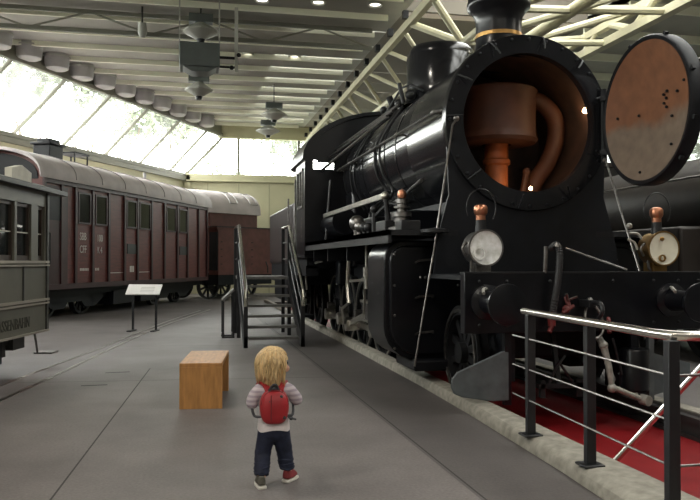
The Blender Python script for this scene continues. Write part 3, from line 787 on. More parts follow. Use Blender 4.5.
# ------------------------------------------------------------------ information board and small stand
ib = V((-.78, 14.5, 0))
t = thing('information_board', 'white slanted information board on two thin legs before the red wagon', 'sign', ib, -radians(16))
FI = Matrix.Translation(ib) @ Matrix.Rotation(-radians(16), 4, 'Z')
b = MB(); b.box(-.32, .32, -.13, .13, -.012, .012, Matrix.Translation((0, 0, .77)) @ Matrix.Rotation(radians(42), 4, 'X')); b.build('panel', 'white', t, FI)
b = MB(); 
for k in range(4): b.box(-.06, .2, -.08 + k * .04, -.065 + k * .04, .0125, .0135, Matrix.Translation((0, 0, .77)) @ Matrix.Rotation(radians(42), 4, 'X'))
b.build('printed_lines', mat('print_grey', (.5, .49, .47), .6), t, FI)
for x in (-.22, .22):
    b = MB(); b.bar((x, .03, 0.0), (x, .03, .77), .035); b.box(x - .04, x + .04, -.20, .12, 0, .02); b.build('leg', 'dull', t, FI)
ss = V((.66, 13.0, 0))
t = thing('label_stand', 'small black stand with slanted top beside the steel steps', 'sign stand', ss)
b = MB()
for x, z in ((.60, .62), (.77, .78)):
    b.bar((x, 12.85, 0), (x, 12.85, z), .035); b.bar((x, 13.15, 0), (x, 13.15, z), .035)
for y in (12.85, 13.15): b.box(.58, .79, y - .02, y + .02, 0, .03)
for x in (.60, .77): b.box(x - .02, x + .02, 12.85, 13.15, .05, .08)
b.build('frame', 'stair', t)
b = MB(); b.box(-.13, .13, -.2, .2, -.015, .015, Matrix.Translation((.69, 13, .73)) @ Matrix.Rotation(-radians(42), 4, 'Y')); b.build('panel', 'tread', t)

# ------------------------------------------------------------------ steel steps to the cab
sx0, sx1 = .86, 1.72; sy0, sy1 = 11.32, 12.85; DK = 1.04
t = thing('viewing_steps', 'black steel steps with polished handrails beside the locomotive cab', 'steps', ((sx0 + sx1) / 2, sy0, 0))
nst = 7
for i in range(1, nst):
    z = DK * i / nst; y = sy0 + (sy1 - sy0) * (i - 1) / (nst - 1)
    b = MB(); b.box(sx0 + .05, sx1 - .05, y, y + .27, z - .035, z); b.build('tread', 'tread', t)
b = MB(); b.box(sx0, sx1, sy1, sy1 + .9, DK - .05, DK); b.build('deck', 'tread', t)
for x in (sx0, sx1):
    s = -1 if x == sx0 else 1
    b = MB(); X_ = Matrix.Translation((x - .025, 0, 0)) @ Matrix(((0, 0, 1, 0), (1, 0, 0, 0), (0, 1, 0, 0), (0, 0, 0, 1)))
    b.prism([(sy0 - .05, 0), (sy0 + .18, 0), (sy1 + .05, DK - .16), (sy1 + .05, DK + .04), (sy0 - .05, .16)], .05, X_); b.build('stringer', 'stair', t)
    b = MB()
    for y_, z_ in ((sy0 - .02, .86), (sy1, DK + .84), (sy1 + .85, DK + .84)): b = MB(); b.bar((x, y_, 0), (x, y_, z_), .06); b.build('post', 'stair', t)
    for f in (.35, .7):
        b = MB(); b.tube([(x, sy0, .86 * f + .02), (x, sy1, DK + .84 * f), (x, sy1 + .85, DK + .84 * f)], .014, 6); b.build('mid_rail', 'stair', t)
    b = MB(); b.tube([(x, sy0 - .10, .62), (x, sy0 - .10, .84), (x, sy0 - .06, .90), (x, sy1, DK + .86), (x, sy1 + .88, DK + .86)], .028, 10); b.build('handrail', 'chrome', t)

# ------------------------------------------------------------------ wooden bench
bl = V((.175, 7.17, 0)); ba = radians(-6.5)
t = thing('wooden_bench', 'honey coloured wooden box bench standing on the concrete floor', 'bench', bl, ba)
FB = Matrix.Translation(bl) @ Matrix.Rotation(ba, 4, 'Z')
b = MB(); b.box(-.185, .185, -.47, .47, .365, .40); b.build('seat', 'wood', t, FB, bevel=.004)
for y in (-.47, .435):
    b = MB(); b.box(-.185, .185, y, y + .035, 0, .365); b.build('end_panel', 'wood', t, FB, bevel=.003)
b = MB(); b.box(-.15, -.125, -.435, .435, .28, .365); b.build('stretcher', 'wood', t, FB)

# ------------------------------------------------------------------ railing before the engine
P1, P2, P3 = V((2.315, 4.80, 0)), V((2.315, 4.02, 0)), V((2.205, 3.10, 0))
t = thing('safety_railing', 'black post railing with polished handrail on the kerb before the engine', 'railing', P1 + V((0, 0, .09)))
for p, ztop in ((P1, .92), (P2, .92), (P3, .92)):
    b = MB(); b.box(p.x - .03, p.x + .03, p.y - .022, p.y + .022, .09, ztop); po = b.build('post', 'stair', t, bevel=.004); b = MB(); b.box(p.x - .065, p.x + .065, p.y - .06, p.y + .06, .09, .105); b.build('base_plate', 'stair', po, bevel=.004)
b = MB(); b.bar((4.2, 3.10, -.17), (4.2, 3.10, .92), .06); b.build('post', 'stair', t)
b = MB(); b.tube([P1 + V((0, .10, .94)), P3 + V((0, .12, .94)), P3 + V((.02, .02, .94)), P3 + V((.12, -.02, .94)), (4.25, 3.08, .94)], .024, 12); b.build('handrail', 'chrome', t)
for z in (.335, .545, .755):
    b = MB(); b.tube([P1 + V((0, .28, z)), P3 + V((0, 0, z))], .0065, 8); b.build('crossbar', 'dsteel', t)
for z in (.335, .755):
    b = MB(); b.tube([P3 + V((0, 0, z)), (4.2, 3.10, z)], .0065, 8); b.build('crossbar', 'dsteel', t)
b = MB(); b.tube([(2.69, 4.57, -.17), (3.04, 4.0, .64), (3.16, 3.80, .92), (3.16, 3.10, .94)], .02, 10); b.build('brace_tube', 'chrome', t)

# ------------------------------------------------------------------ steam locomotive
C = CX; ZB = 2.69
L = thing('steam_locomotive', 'large black steam locomotive with open smokebox door facing the viewer', 'locomotive', (C, 9.5, 0))
# boiler barrel with bands
b = MB(); b.lathe([(.815, 8.35), (.83, 8.4), (.83, 12.2), (.4, 12.2)], along_y(C, 0, ZB), 64); b.build('boiler', 'boiler', L, smooth=40)
for y in (8.42, 9.0, 9.95, 10.8, 11.65, 12.1):
    b = MB(); b.lathe([(.83, y - .03), (.838, y - .03), (.838, y + .03), (.83, y + .03)], along_y(C, 0, ZB), 64, True); b.build('boiler_band', 'boiler', L)
# smokebox shell (hollow, with a real opening)
b = MB(); b.lathe([(.70, 6.97), (.885, 6.97), (.895, 7.0), (.895, 7.06), (.86, 7.07), (.855, 8.38), (.82, 8.40), (.80, 8.38), (.80, 7.08), (.70, 7.06)], along_y(C, 0, ZB), 64, True)
b.build('smokebox', 'boiler', L, smooth=30)
b = MB(); b.lathe([(.795, 7.10), (.795, 8.36), (0, 8.37)], along_y(C, 0, ZB), 48); b.build('smokebox_lining', 'rustd', L)
b = MB()
for k in range(28):
    a = 2 * pi * k / 28
    b.lathe([(.016, 0), (.016, .012), (0, .018)], Matrix.Translation((C + .845 * cos(a), 6.97, ZB + .845 * sin(a))) @ Matrix.Rotation(pi / 2, 4, 'X'), 8)
b.build('ring_bolts', 'dull', L)
for a in (20, 48, 80, 118, 150, 178, 222, 262, 300, 338):        # door clamps standing out of the ring
    a = radians(a); c, s_ = cos(a), sin(a)
    b = MB(); b.tube([(C + .88 * c, 6.96, ZB + .88 * s_), (C + .80 * c, 6.90, ZB + .80 * s_), (C + .74 * c, 6.88, ZB + .74 * s_)], .009, 6); b.ball((C + .80 * c, 6.91, ZB + .80 * s_), .014, 5); b.build('door_clamp', 'iron', L)
# blast pipe hood and pipes inside
T = Matrix.Translation((C - .03, 7.72, 0))
b = MB(); b.lathe([(.0, 3.17), (.42, 3.17), (.445, 3.15), (.425, 3.12), (.42, 2.70), (.425, 2.66), (.445, 2.62), (.42, 2.58), (.16, 2.57)], T, 40); b.build('spark_arrester', 'rust', L)
b = MB(); b.lathe([(.13, 2.60), (.13, 2.42), (.15, 2.40), (.15, 2.36), (.125, 2.34), (.125, 1.96)], T, 24); b.build('blast_pipe', 'orange', L)
b = MB(); b.tube(spline([(C + .30, 7.75, 3.13), (C + .52, 7.73, 3.06), (C + .66, 7.7, 2.88), (C + .66, 7.7, 2.62), (C + .56, 7.7, 2.38), (C + .42, 7.7, 2.18), (C + .36, 7.7, 2.02)], 8), .095, 16); b.build('steam_pipe', 'rust', L)
b = MB(); b.tube(spline([(C - .48, 7.8, 2.6), (C - .56, 7.8, 2.4), (C - .52, 7.8, 2.1)], 6), .08, 12); b.build('steam_pipe', 'rustd', L)
b = MB(); b.cyl((C + .22, 7.6, 2.02), (C + .26, 7.58, 2.26), .035, 10); b.ball((C + .26, 7.58, 2.27), .045, 6); b.build('valve_fitting', 'rust', L)
for p in ((4.085, 7.15, 2.875), (3.51, 7.25, 2.055)):
    t = MB(); t.ball(p, .030 if p[2] > 2.5 else .018, 8); o = t.build('inspection_bulb', 'bulb', L); o['label'] = 'glowing inspection bulb'
# smokebox door, swung open by 90 degrees
DC = V((4.14, 6.21, 2.69)); RD = .675
T = Matrix.Translation(DC) @ AXX
b = MB(); b.lathe([(.645, 0), (.65, -.005), (RD + .005, -.01), (RD + .02, .01), (RD + .02, .12), (RD - .02, .14), (.5, .21), (.25, .26), (0, .275)], T, 64); door = b.build('smokebox_door', 'dull', L, smooth=50)
b = MB(); b.lathe([(0, .12), (.25, .11), (.45, .075), (.58, .03), (.647, .0)], T, 64); b.build('door_lining', 'doorin', door)
for dy, dz in ((-.16, .12), (-.2, .08), (-.16, .04), (-.22, .14), (-.2, 0), (-.40, .10), (-.55, .16), (.22, -.0), (.5, .02), (-.34, -.36), (.1, -.56), (-.3, -.1)):
    rr = hypot(dy, dz); b = MB(); b.ball(DC + V((.12 - .26 * rr * rr - .012, dy, dz)), .014, 5); b.build('lining_stud', 'dull', door)
for a in (60, 105, 150, 185, 215, 330):
    a = radians(a + 10); b = MB(); p = DC + V((.03, (RD + .02) * cos(a), (RD + .02) * sin(a))); q = DC + V((.03, (RD + .045) * cos(a), (RD + .045) * sin(a)))
    b.bar(p, q, .035, .035); b.build('dog_lug', 'dull', door)
b = MB(); b.bar((C + .76, 6.92, 2.95), (4.24, 6.80, 2.95), .06, .05); b.bar((C + .76, 6.92, 2.40), (4.24, 6.80, 2.40), .06, .05); b.cyl((C + .80, 6.92, 2.3), (C + .80, 6.92, 3.05), .03, 10); b.build('door_hinge', 'dull', door)
b = MB(); b.tube([DC + V((.16, -.52, .34)), DC + V((.17, -.74, .34)), DC + V((.16, -.76, .05)), DC + V((.14, -.70, .0))], .014, 6); b.build('door_handle', 'dsteel', door)
# chimney, dome, sand box
b = MB(); b.lathe([(.36, 3.46), (.30, 3.54), (.265, 3.62), (.25, 3.72), (.25, 3.90), (.262, 3.98), (.30, 4.04), (.345, 4.08), (.35, 4.12), (.335, 4.18), (.28, 4.22), (.22, 4.22), (.20, 3.6)], Matrix.Translation((C, 7.72, 0)), 40); ch = b.build('chimney', 'black', L, smooth=50)
b = MB(); b.lathe([(.252, 3.745), (.258, 3.745), (.258, 3.785), (.252, 3.785)], Matrix.Translation((C, 7.72, 0)), 40, True); b.build('brass_band', 'brass', ch)
b = MB(); b.lathe([(.56, 3.36), (.50, 3.44), (.465, 3.52), (.46, 3.60), (.46, 4.02), (.452, 4.03), (.452, 4.045), (.45, 4.09), (.40, 4.16), (.30, 4.19), (0, 4.20)], Matrix.Translation((C - .02, 9.6, 0)), 48); b.build('steam_dome', 'boiler', L, smooth=40)
b = MB(); b.lathe([(.24, 3.4), (.20, 3.5), (.18, 3.62), (.10, 3.68), (.1, 3.8), (0, 3.82)], Matrix.Translation((C, 11.4, 0)), 24); b.build('safety_valve', 'iron', L)
# pipework at the dome foot
b = MB()
b.tube([(2.98, 9.25, 3.50), (2.84, 9.35, 3.60), (2.76, 9.5, 3.58), (2.68, 10.0, 3.34)], .016, 8)
b.ball((2.84, 9.35, 3.46), .07, 7); b.ball((2.78, 9.7, 3.42), .06, 7); b.cyl((2.76, 9.4, 3.36), (2.70, 9.4, 3.62), .03, 8); b.cyl((2.8, 9.9, 3.3), (2.7, 9.9, 3.55), .045, 8); b.ball((2.68, 10.1, 3.4), .06, 6)
b.build('dome_valves', 'iron', L)
for i, (p0, p1) in enumerate((((2.72, 9.5, 3.36), (2.42, 12.18, 3.16)), ((2.67, 9.6, 3.30), (2.30, 12.18, 3.02)), ((2.62, 9.7, 3.24), (2.17, 12.18, 2.80)))):
    b = MB(); b.tube([p0, p1], .018 if i < 2 else .024, 8); b.build('boiler_pipe', 'dsteel', L)
def on_boiler(y, z, off=.03):
    dz = z - ZB; return (C - sqrt(max((.84 + off) ** 2 - dz * dz, 0)), y, z)
for ys, zz in (((9.55, 9.62, 9.58, 9.50), (3.35, 2.9, 2.5, 2.2)), ((9.75, 9.85, 9.86, 9.8), (3.35, 2.9, 2.5, 2.2))):
    pts = [on_boiler(y, z) for y, z in zip(ys, zz)] + [(2.35, ys[-1] - .3, 1.95), (2.30, ys[-1] - .45, 1.7)]
    b = MB(); b.tube(spline(pts, 6), .019, 8); b.build('boiler_pipe', 'iron', L)
for y in (11.1, 11.35):
    b = MB(); b.tube(spline([on_boiler(y - .2, 3.3), on_boiler(y, 2.8), on_boiler(y + .1, 2.4), on_boiler(y + .1, 2.1)], 6), .016, 8); b.build('boiler_pipe', 'iron', L)
b = MB(); b.tube(spline([on_boiler(8.2, 2.22, .04), on_boiler(9.4, 2.1, .05), on_boiler(10.4, 2.05, .05)], 6), .022, 8); b.build('boiler_pipe', 'dsteel', L)
# hand rails on both boiler sides
for s in (-1, 1):
    b = MB(); b.tube([(C + s * .86, 7.02, 2.79), (C + s * .92, 7.2, 2.80), (C + s * .92, 12.2, 2.80)], .017, 8)
    for y in (7.25, 8.6, 9.9, 11.2, 12.0): b.tube([(C + s * .82, y, 2.80), (C + s * .92, y, 2.80)], .014, 6); b.ball((C + s * .92, y, 2.80), .03, 6)
    b.build('boiler_handrail', 'iron' if s > 0 else 'dsteel', L)
# firebox
b = MB(); b.box(C - .78, C + .78, 11.7, 12.2, 1.2, 2.7); b.build('firebox', 'black', L, bevel=.05)
# cab
def cabprof():
    p = [(-1.47, 1.42), (-1.47, 2.96)]
    n = 20
    for i in range(n + 1):
        a = pi - pi * i / n
        p.append((1.47 * cos(a), 2.96 + .84 * sin(a)))
    return p + [(1.47, 2.96), (1.47, 1.42)]
cp = cabprof()
b = MB()                                    # front sheet with two window openings
yf = 12.2
T = Matrix.Translation((C, yf, 0)) @ Matrix.Rotation(pi / 2, 4, 'X')
def window_sheet():
    xs = [-1.47, -1.33, -.98]; 
    # outer columns left and right of the boiler, then the middle sheet
    for s in (-1, 1):
        q = lambda x0, x1, z0, z1: b.box(C + min(s * x0, s * x1), C + max(s * x0, s * x1), yf, yf + .03, z0, z1)
        q(1.33, 1.47, 1.42, 2.98); q(.98, 1.33, 1.42, 2.82); q(.0, .98, 1.42, 3.0)
        def rz(x): return 2.96 + .84 * sqrt(max(0, 1 - (x / 1.47) ** 2))
        n = 14
        xs = [1.47 * i / n for i in range(n + 1)]
        for xa, xb in zip(xs, xs[1:]):
            zlo = 3.0 if xb <= 1.0 else (2.93 if xb < 1.34 else 2.97)
            if rz(xb) > zlo or rz(xa) > zlo:
                P = [(xa, zlo), (xb, zlo), (xb, max(rz(xb), zlo)), (xa, rz(xa))]
                vs = [V((C + s * x, yf + dy, z)) for dy in (0, .03) for x, z in P]
                b.faces(vs, [(0, 1, 2, 3), (7, 6, 5, 4), (0, 4, 5, 1), (1, 5, 6, 2), (2, 6, 7, 3), (3, 7, 4, 0)])
window_sheet(); b.build('cab_front', 'black', L, smooth=0)
b = MB()
o_ = [(x, z) for x, z in cp if z > 2.95]; i_ = [(x * .975, z - .03) for x, z in o_]
ox = [(x * 1.03, z + .02) for x, z in o_]
b.prism(ox + i_[::-1], 1.55, Matrix.Translation((C, 13.7, 0)) @ Matrix.Rotation(pi / 2, 4, 'X')); b.build('cab_roof', 'black', L, smooth=40)
for s in (-1, 1):
    b = MB(); x0, x1 = sorted((C + s * 1.47, C + s * 1.44))
    b.box(x0, x1, 12.23, 13.2, 1.42, 2.22); b.box(x0, x1, 12.23, 12.40, 2.22, 2.98); b.box(x0, x1, 13.0, 13.2, 2.22, 2.98); b.box(x0, x1, 12.40, 13.0, 2.82, 2.98); cs = b.build('cab_side', 'black', L, smooth=0)
    b = MB(); b.box(x0 + .012, x1 - .012, 12.40, 13.0, 2.22, 2.82); b.build('cab_window', 'winglass', cs)
    b = MB(); xx = C + s * 1.475
    for q in ((12.38, 12.42, 2.2, 2.84), (12.98, 13.02, 2.2, 2.84), (12.68, 12.72, 2.2, 2.84), (12.38, 13.02, 2.19, 2.23), (12.38, 13.02, 2.81, 2.85)): b.box(xx - .015, xx + .015, *q)
    b.build('window_frame', 'dsteel', cs)
    b = MB(); b.tube([(xx, 13.25, 1.3), (xx - s * .0, 13.27, 1.35), (xx, 13.27, 2.7), (xx, 13.25, 2.75)], .016, 8); b.build('grab_rail', 'dsteel', cs)
    if s < 0:
        b = MB()
        for k in range(6): b.box(C - 1.478, C - 1.47, 12.5, 12.58, 1.62 + k * .075, 1.67 + k * .075)
        b.build('number_plate', 'dsteel', cs)
b = MB(); b.box(C - 1.47, C + 1.47, 12.22, 13.9, 1.36, 1.42); b.box(C - 1.4, C + 1.4, 12.4, 13.9, 1.18, 1.36); b.build('cab_floor', 'dull', L)
b = MB()                                     # things under the cab
b.box(C - 1.42, C - 1.2, 12.4, 14.0, 1.05, 1.22); b.box(C - .6, C + .6, 12.9, 13.9, .45, 1.1); b.box(C - 1.40, C - 1.28, 13.5, 13.54, .3, 1.1); b.box(C - 1.40, C - 1.28, 13.9, 13.94, .3, 1.1); b.box(C - 1.45, C - 1.1, 13.5, 13.94, .28, .32); b.box(C - 1.42, C - 1.2, 13.5, 13.94, .62, .65)
b.build('ash_pan', 'dull', L)
b = MB(); b.tube(spline([(C - 1.3, 13.05, .80), (C - 1.32, 13.0, 1.05), (C - 1.30, 12.8, 1.2), (C - 1.26, 12.4, 1.27), (C - 1.2, 12.1, 1.3)], 6), .02, 8); b.build('injector_pipe', 'ltgrey', L)
# running board
for s in (-1, 1):
    b = MB(); x0, x1 = sorted((C + s * 1.46, C + s * .75)); b.box(x0, x1, 7.0, 12.25, 1.545, 1.60); b.box(*sorted((C + s * 1.46, C + s * 1.43)), 7.0, 12.25, 1.47, 1.60); b.build('running_board', 'iron', L)
    for y in (9.2, 10.5, 11.7): b = MB(); b.box(*sorted((C + s * 1.40, C + s * .7)), y, y + .04, 1.3, 1.545); b.build('board_bracket', 'dull', L)
b = MB(); b.box(C - .70, C + .70, 7.3, 14.0, .55, 1.25); b.box(C - .55, C + .55, 7.3, 12.5, 1.25, 1.95); b.build('main_frame', 'dull', L)
b = MB(); b.box(C - 1.12, C - .62, 9.0, 9.55, 1.6, 1.85); b.build('tool_box', 'black', L, bevel=.02); b = MB(); b.cyl((C - 1.0, 11.2, 1.9), (C - 1.0, 12.3, 1.9), .2, 18); b.build('air_reservoir', 'black', L); b = MB(); b.box(C - 1.1, C - .6, 7.95, 8.5, 1.6, 1.86); b.build('tool_box', 'black', L, bevel=.02)
# steam pump with copper cap, lubricators
b = MB(); b.lathe([(.14, 1.60), (.14, 1.64), (.075, 1.66), (.075, 1.74), (.1, 1.75), (.1, 1.79), (.05, 1.80), (.05, 1.88), (.065, 1.89), (.065, 1.93), (0, 1.94)], Matrix.Translation((C - 1.2, 7.42, 0)), 20)
for z in (1.70, 1.77, 1.84): b.lathe([(.05, z), (.085, z), (.085, z + .015), (.05, z + .015)], Matrix.Translation((C - 1.2, 7.42, 0)), 16, True)
pu = b.build('lubricating_pump', 'dsteel', L)
b = MB(); b.lathe([(0, 2.04), (.035, 2.02), (.05, 1.98), (.04, 1.94), (0, 1.93)], Matrix.Translation((C - 1.2, 7.42, 0)), 16); b.build('copper_cap', 'copper', pu)
b = MB(); b.box(C - 1.36, C - 1.05, 7.5, 7.9, 1.6, 1.72); b.box(C - 1.30, C - 1.1, 7.1, 7.32, 1.6, 1.70); b.build('pump_base', 'iron', L, bevel=.01)
for y, r in ((9.15, .10), (9.0, .07), (8.75, .06), (8.55, .055)):
    b = MB(); x = C - 1.28
    b.ball((x, y, 1.60 + r * 1.7), r, 9); b.cyl((x, y, 1.6), (x, y, 1.6 + r), r * .45, 10); b.build('oil_cup', 'dsteel' if r > .06 else 'iron', L)
b = MB(); b.tube([(C - 1.26, 8.35, 1.6), (C - 1.26, 8.35, 1.85)], .03, 8); b.ball((C - 1.26, 8.35, 1.89), .05, 7); b.tube(spline([(C - 1.26, 8.35, 1.8), (C - 1.1, 8.2, 1.95), (C - .9, 8.0, 1.8)], 5), .02, 7); b.build('valve_stand', 'iron', L)
# reversing rod
b = MB(); b.box(C - 1.225, C - 1.195, 8.06, 11.86, 1.995, 2.055); b.ball((C - 1.21, 8.06, 2.02), .05, 6); b.build('reversing_rod', 'steel', L)
b = MB(); b.cyl((C - 1.21, 8.06, 2.05), (C - 1.15, 8.06, 1.6), .03, 8); b.build('rod_support', 'iron', L)
b = MB(); b.cyl((C - 1.1, 11.86, 2.6), (C - 1.18, 11.86, 1.6), .025, 8); b.build('rod_support', 'iron', L)
# cylinders with rounded square covers
for s in (-1, 1):
    T = Matrix.Translation((C, 7.98, 0)) @ Matrix.Rotation(pi / 2, 4, 'X')
    xo, xi = 1.43, .58
    rad = (.34, .05, .05, .20)
    r_ = rrect(-xo, -xi, .30, 1.50, rad) if s < 0 else rrect(xi, xo, .30, 1.50, (.05, .34, .20, .05))
    b = MB(); b.prism(r_, .70, T); cy = b.build('cylinder_casing', 'black', L, bevel=.015)
    r2 = rrect(-xo + .05, -xi - .02, .35, 1.45, (.30, .04, .04, .16)) if s < 0 else rrect(xi + .02, xo - .05, .35, 1.45, (.04, .30, .16, .04))
    b = MB(); b.prism(r2, .06, Matrix.Translation((C, 7.30, 0)) @ Matrix.Rotation(pi / 2, 4, 'X')); cv = b.build('front_cover', 'black', cy, bevel=.02, seg=3)
    for z in (1.28, .92, .56):
        b = MB(); x = C + s * 1.02; b.tube([(x - .09, 7.24, z), (x - .07, 7.17, z + .02), (x + .07, 7.17, z + .03), (x + .09, 7.24, z + .01)], .012, 6); b.build('cover_handle', 'dsteel', cv)
    b = MB()
    for k in range(3): b.ball((C + s * (1.06 - .05 * k), 7.235, 1.13), .016, 5)
    for z in (.42, .75, 1.05, 1.36):
        for x in (1.33, .66): b.ball((C + s * x, 7.24, z), .014, 5)
    b.build('cover_bolts', 'dsteel', cv)
    b = MB(); b.cyl((C + s * 1.05, 7.98, .62), (C + s * 1.05, 8.2, .62), .14, 20); b.cyl((C + s * 1.08, 7.98, 1.15), (C + s * 1.08, 8.2, 1.15), .09, 16); b.build('cylinder_gland', 'iron', cy)
    b = MB(); b.box(*sorted((C + s * 1.16, C + s * .5)), 7.12, 7.8, .20, .31); b.build('casing_foot', 'dull', cy, bevel=.02)
# wheels
for s in (-1, 1):
    for y in (9.65, 10.73, 11.81, 12.9):
        b = MB(); wheel_geo(b, C + s * .75, y, .53, .53, s, 13); w = b.build('driving_wheel', 'iron', L)
        b = MB(); xf = C + s * .82; b.lathe([(.492, 0), (.526, 0), (.526, s * .012), (.492, s * .012)], along_x(xf, y, .53), 48, True); b.build('wheel_rim', 'steel', w)
        b = MB(); b.cyl((C + s * .80, y, .53), (C + s * .96, y, .53), .06, 14); b.build('wheel_hub', 'dsteel', w)
    b = MB(); wheel_geo(b, C + s * .75, 6.78, .42, .42, s, 10); w = b.build('leading_wheel', 'iron', L)
    b = MB(); b.lathe([(.385, 0), (.418, 0), (.418, s * .012), (.385, s * .012)], along_x(C + s * .82, 6.78, .42), 40, True); b.build('wheel_rim', 'dsteel', w)
    # rods
    zc = .53 - .15
    b = MB(); b.box(*sorted((C + s * .90, C + s * .94)), 9.65, 12.9, zc - .04, zc + .04)
    for y in (9.65, 10.73, 11.81, 12.9): b.cyl((C + s * .83, y, zc), (C + s * 1.0, y, zc), .095, 16)
    b.build('coupling_rod', 'steel', L)
    b = MB(); b.bar((C + s * 1.05, 9.25, .66), (C + s * 1.05, 10.73, zc), .035, .075); b.cyl((C + s * .95, 10.73, zc), (C + s * 1.1, 10.73, zc), .10, 16); b.build('connecting_rod', 'steel', L)
    b = MB(); b.box(*sorted((C + s * .98, C + s * 1.14)), 8.2, 9.6, .76, .79); b.box(*sorted((C + s * .98, C + s * 1.14)), 8.2, 9.6, .52, .545); b.build('slide_bars', 'steel', L)
    b = MB(); b.cyl((C + s * 1.06, 8.1, .645), (C + s * 1.06, 9.2, .645), .03, 10); b.box(*sorted((C + s * .99, C + s * 1.13)), 9.1, 9.35, .55, .74); b.build('crosshead', 'dsteel', L)
    b = MB()
    b.bar((C + s * 1.16, 9.3, .62), (C + s * 1.16, 9.2, 1.15), .022, .04); b.bar((C + s * 1.14, 9.2, 1.15), (C + s * 1.14, 8.2, 1.15), .025, .03); b.bar((C + s * 1.16, 9.22, 1.06), (C + s * 1.16, 10.15, 1.02), .025, .035)
    b.tube(spline([(C + s * 1.18, 10.1, .72), (C + s * 1.18, 10.18, 1.0), (C + s * 1.18, 10.1, 1.3)], 5), .028, 8); b.bar((C + s * 1.16, 10.1, .74), (C + s * 1.16, 10.7, .60), .025, .035); b.bar((C + s * 1.12, 10.73, zc), (C + s * 1.16, 10.66, .64), .03, .05)
    b.build('valve_gear', 'steel' if s < 0 else 'dsteel', L)
    b = MB(); b.cyl((C + s * 1.18, 9.06, .95), (C + s * 1.18, 9.06, 1.55), .022, 8); b.cyl((C + s * 1.18, 9.06, 1.10), (C + s * 1.18, 9.06, 1.22), .045, 8); b.build('motion_bracket', 'ltgrey' if s < 0 else 'iron', L)
    b = MB(); b.box(*sorted((C + s * .95, C + s * .62)), 11.95, 12.25, .9, 1.3); b.build('brake_cylinder', 'dull', L, bevel=.03)
    for y in (10.19, 11.27, 12.36): b = MB(); b.box(*sorted((C + s * .68, C + s * .82)), y - .015, y + .015, .3, .9); b.build('brake_hanger', 'dull', L)
for y, r in ((9.65, .08), (10.73, .08), (11.81, .08), (12.9, .08), (6.78, .07)):
    b = MB(); b.cyl((C - .75, y, .53 if y > 7 else .42), (C + .75, y, .53 if y > 7 else .42), r, 12); b.build('axle', 'dull', L)
# front: saddle, deck, beam
b = MB(); b.prism([(-1.0, 1.17), (1.0, 1.17), (.98, 1.45), (.84, 1.95), (.86, 2.42), (.70, 2.16), (.45, 1.93), (.15, 1.83), (-.15, 1.83), (-.45, 1.93), (-.70, 2.16), (-.86, 2.42), (-.84, 1.95), (-.98, 1.45)], .03, Matrix.Translation((C, 7.03, 0)) @ Matrix.Rotation(pi / 2, 4, 'X')); b.build('front_sheet', 'dull', L, smooth=0)
b = MB(); b.prism([(-.5, 1.0), (.5, 1.0), (.5, 2.1), (.25, 1.88), (-.25, 1.88), (-.5, 2.1)], .95, Matrix.Translation((C, 8.05, 0)) @ Matrix.Rotation(pi / 2, 4, 'X')); b.build('smokebox_saddle', 'dull', L, smooth=0)
b = MB(); b.box(C - 1.06, C + 1.22, 6.0, 7.0, 1.13, 1.17); b.build('front_deck', 'dull', L)
b = MB(); b.box(C - 1.08, C + 1.25, 5.96, 6.06, .68, 1.19); bb = b.build('buffer_beam', 'black', L, bevel=.006)
b = MB(); b.box(C - 1.08, C + 1.25, 5.955, 6.075, 1.185, 1.20); b.build('beam_edge', 'iron', bb)
b = MB()
for x in (-.95, -.7, -.3, .3, .7, .95, 1.15):
    for z in (.75, 1.12): b.ball((C + x, 5.955, z), .014, 5)
b.build('rivets', 'iron', bb)
b = MB(); b.box(C - .62, C - .58, 6.06, 8.2, .25, 1.13); b.box(C + .58, C + .62, 6.06, 8.2, .25, 1.13); b.box(C - .6, C + .6, 6.4, 7.2, .42, .9); b.build('bogie_frame', 'dull', L)
for s in (-1, 1):
    b = MB(); b.lathe([(0, 5.53), (.12, 5.535), (.165, 5.545), (.168, 5.56), (.16, 5.58), (.05, 5.60), (.05, 5.70), (.085, 5.70), (.095, 5.92), (.15, 5.94), (.15, 5.97)], along_y(C + s * .875, 0, .945), 36); bu = b.build('buffer', 'black', L, smooth=50)
    b = MB(); b.tube(spline([(C + s * .875 - .14, 5.70, 1.03), (C + s * .875 - .10, 5.8, 1.06), (C + s * .875 - .02, 5.93, 1.06)], 4), .014, 6); b.build('buffer_highlight', 'ltgrey', bu)  # pale tube standing in for the highlight on the buffer housing
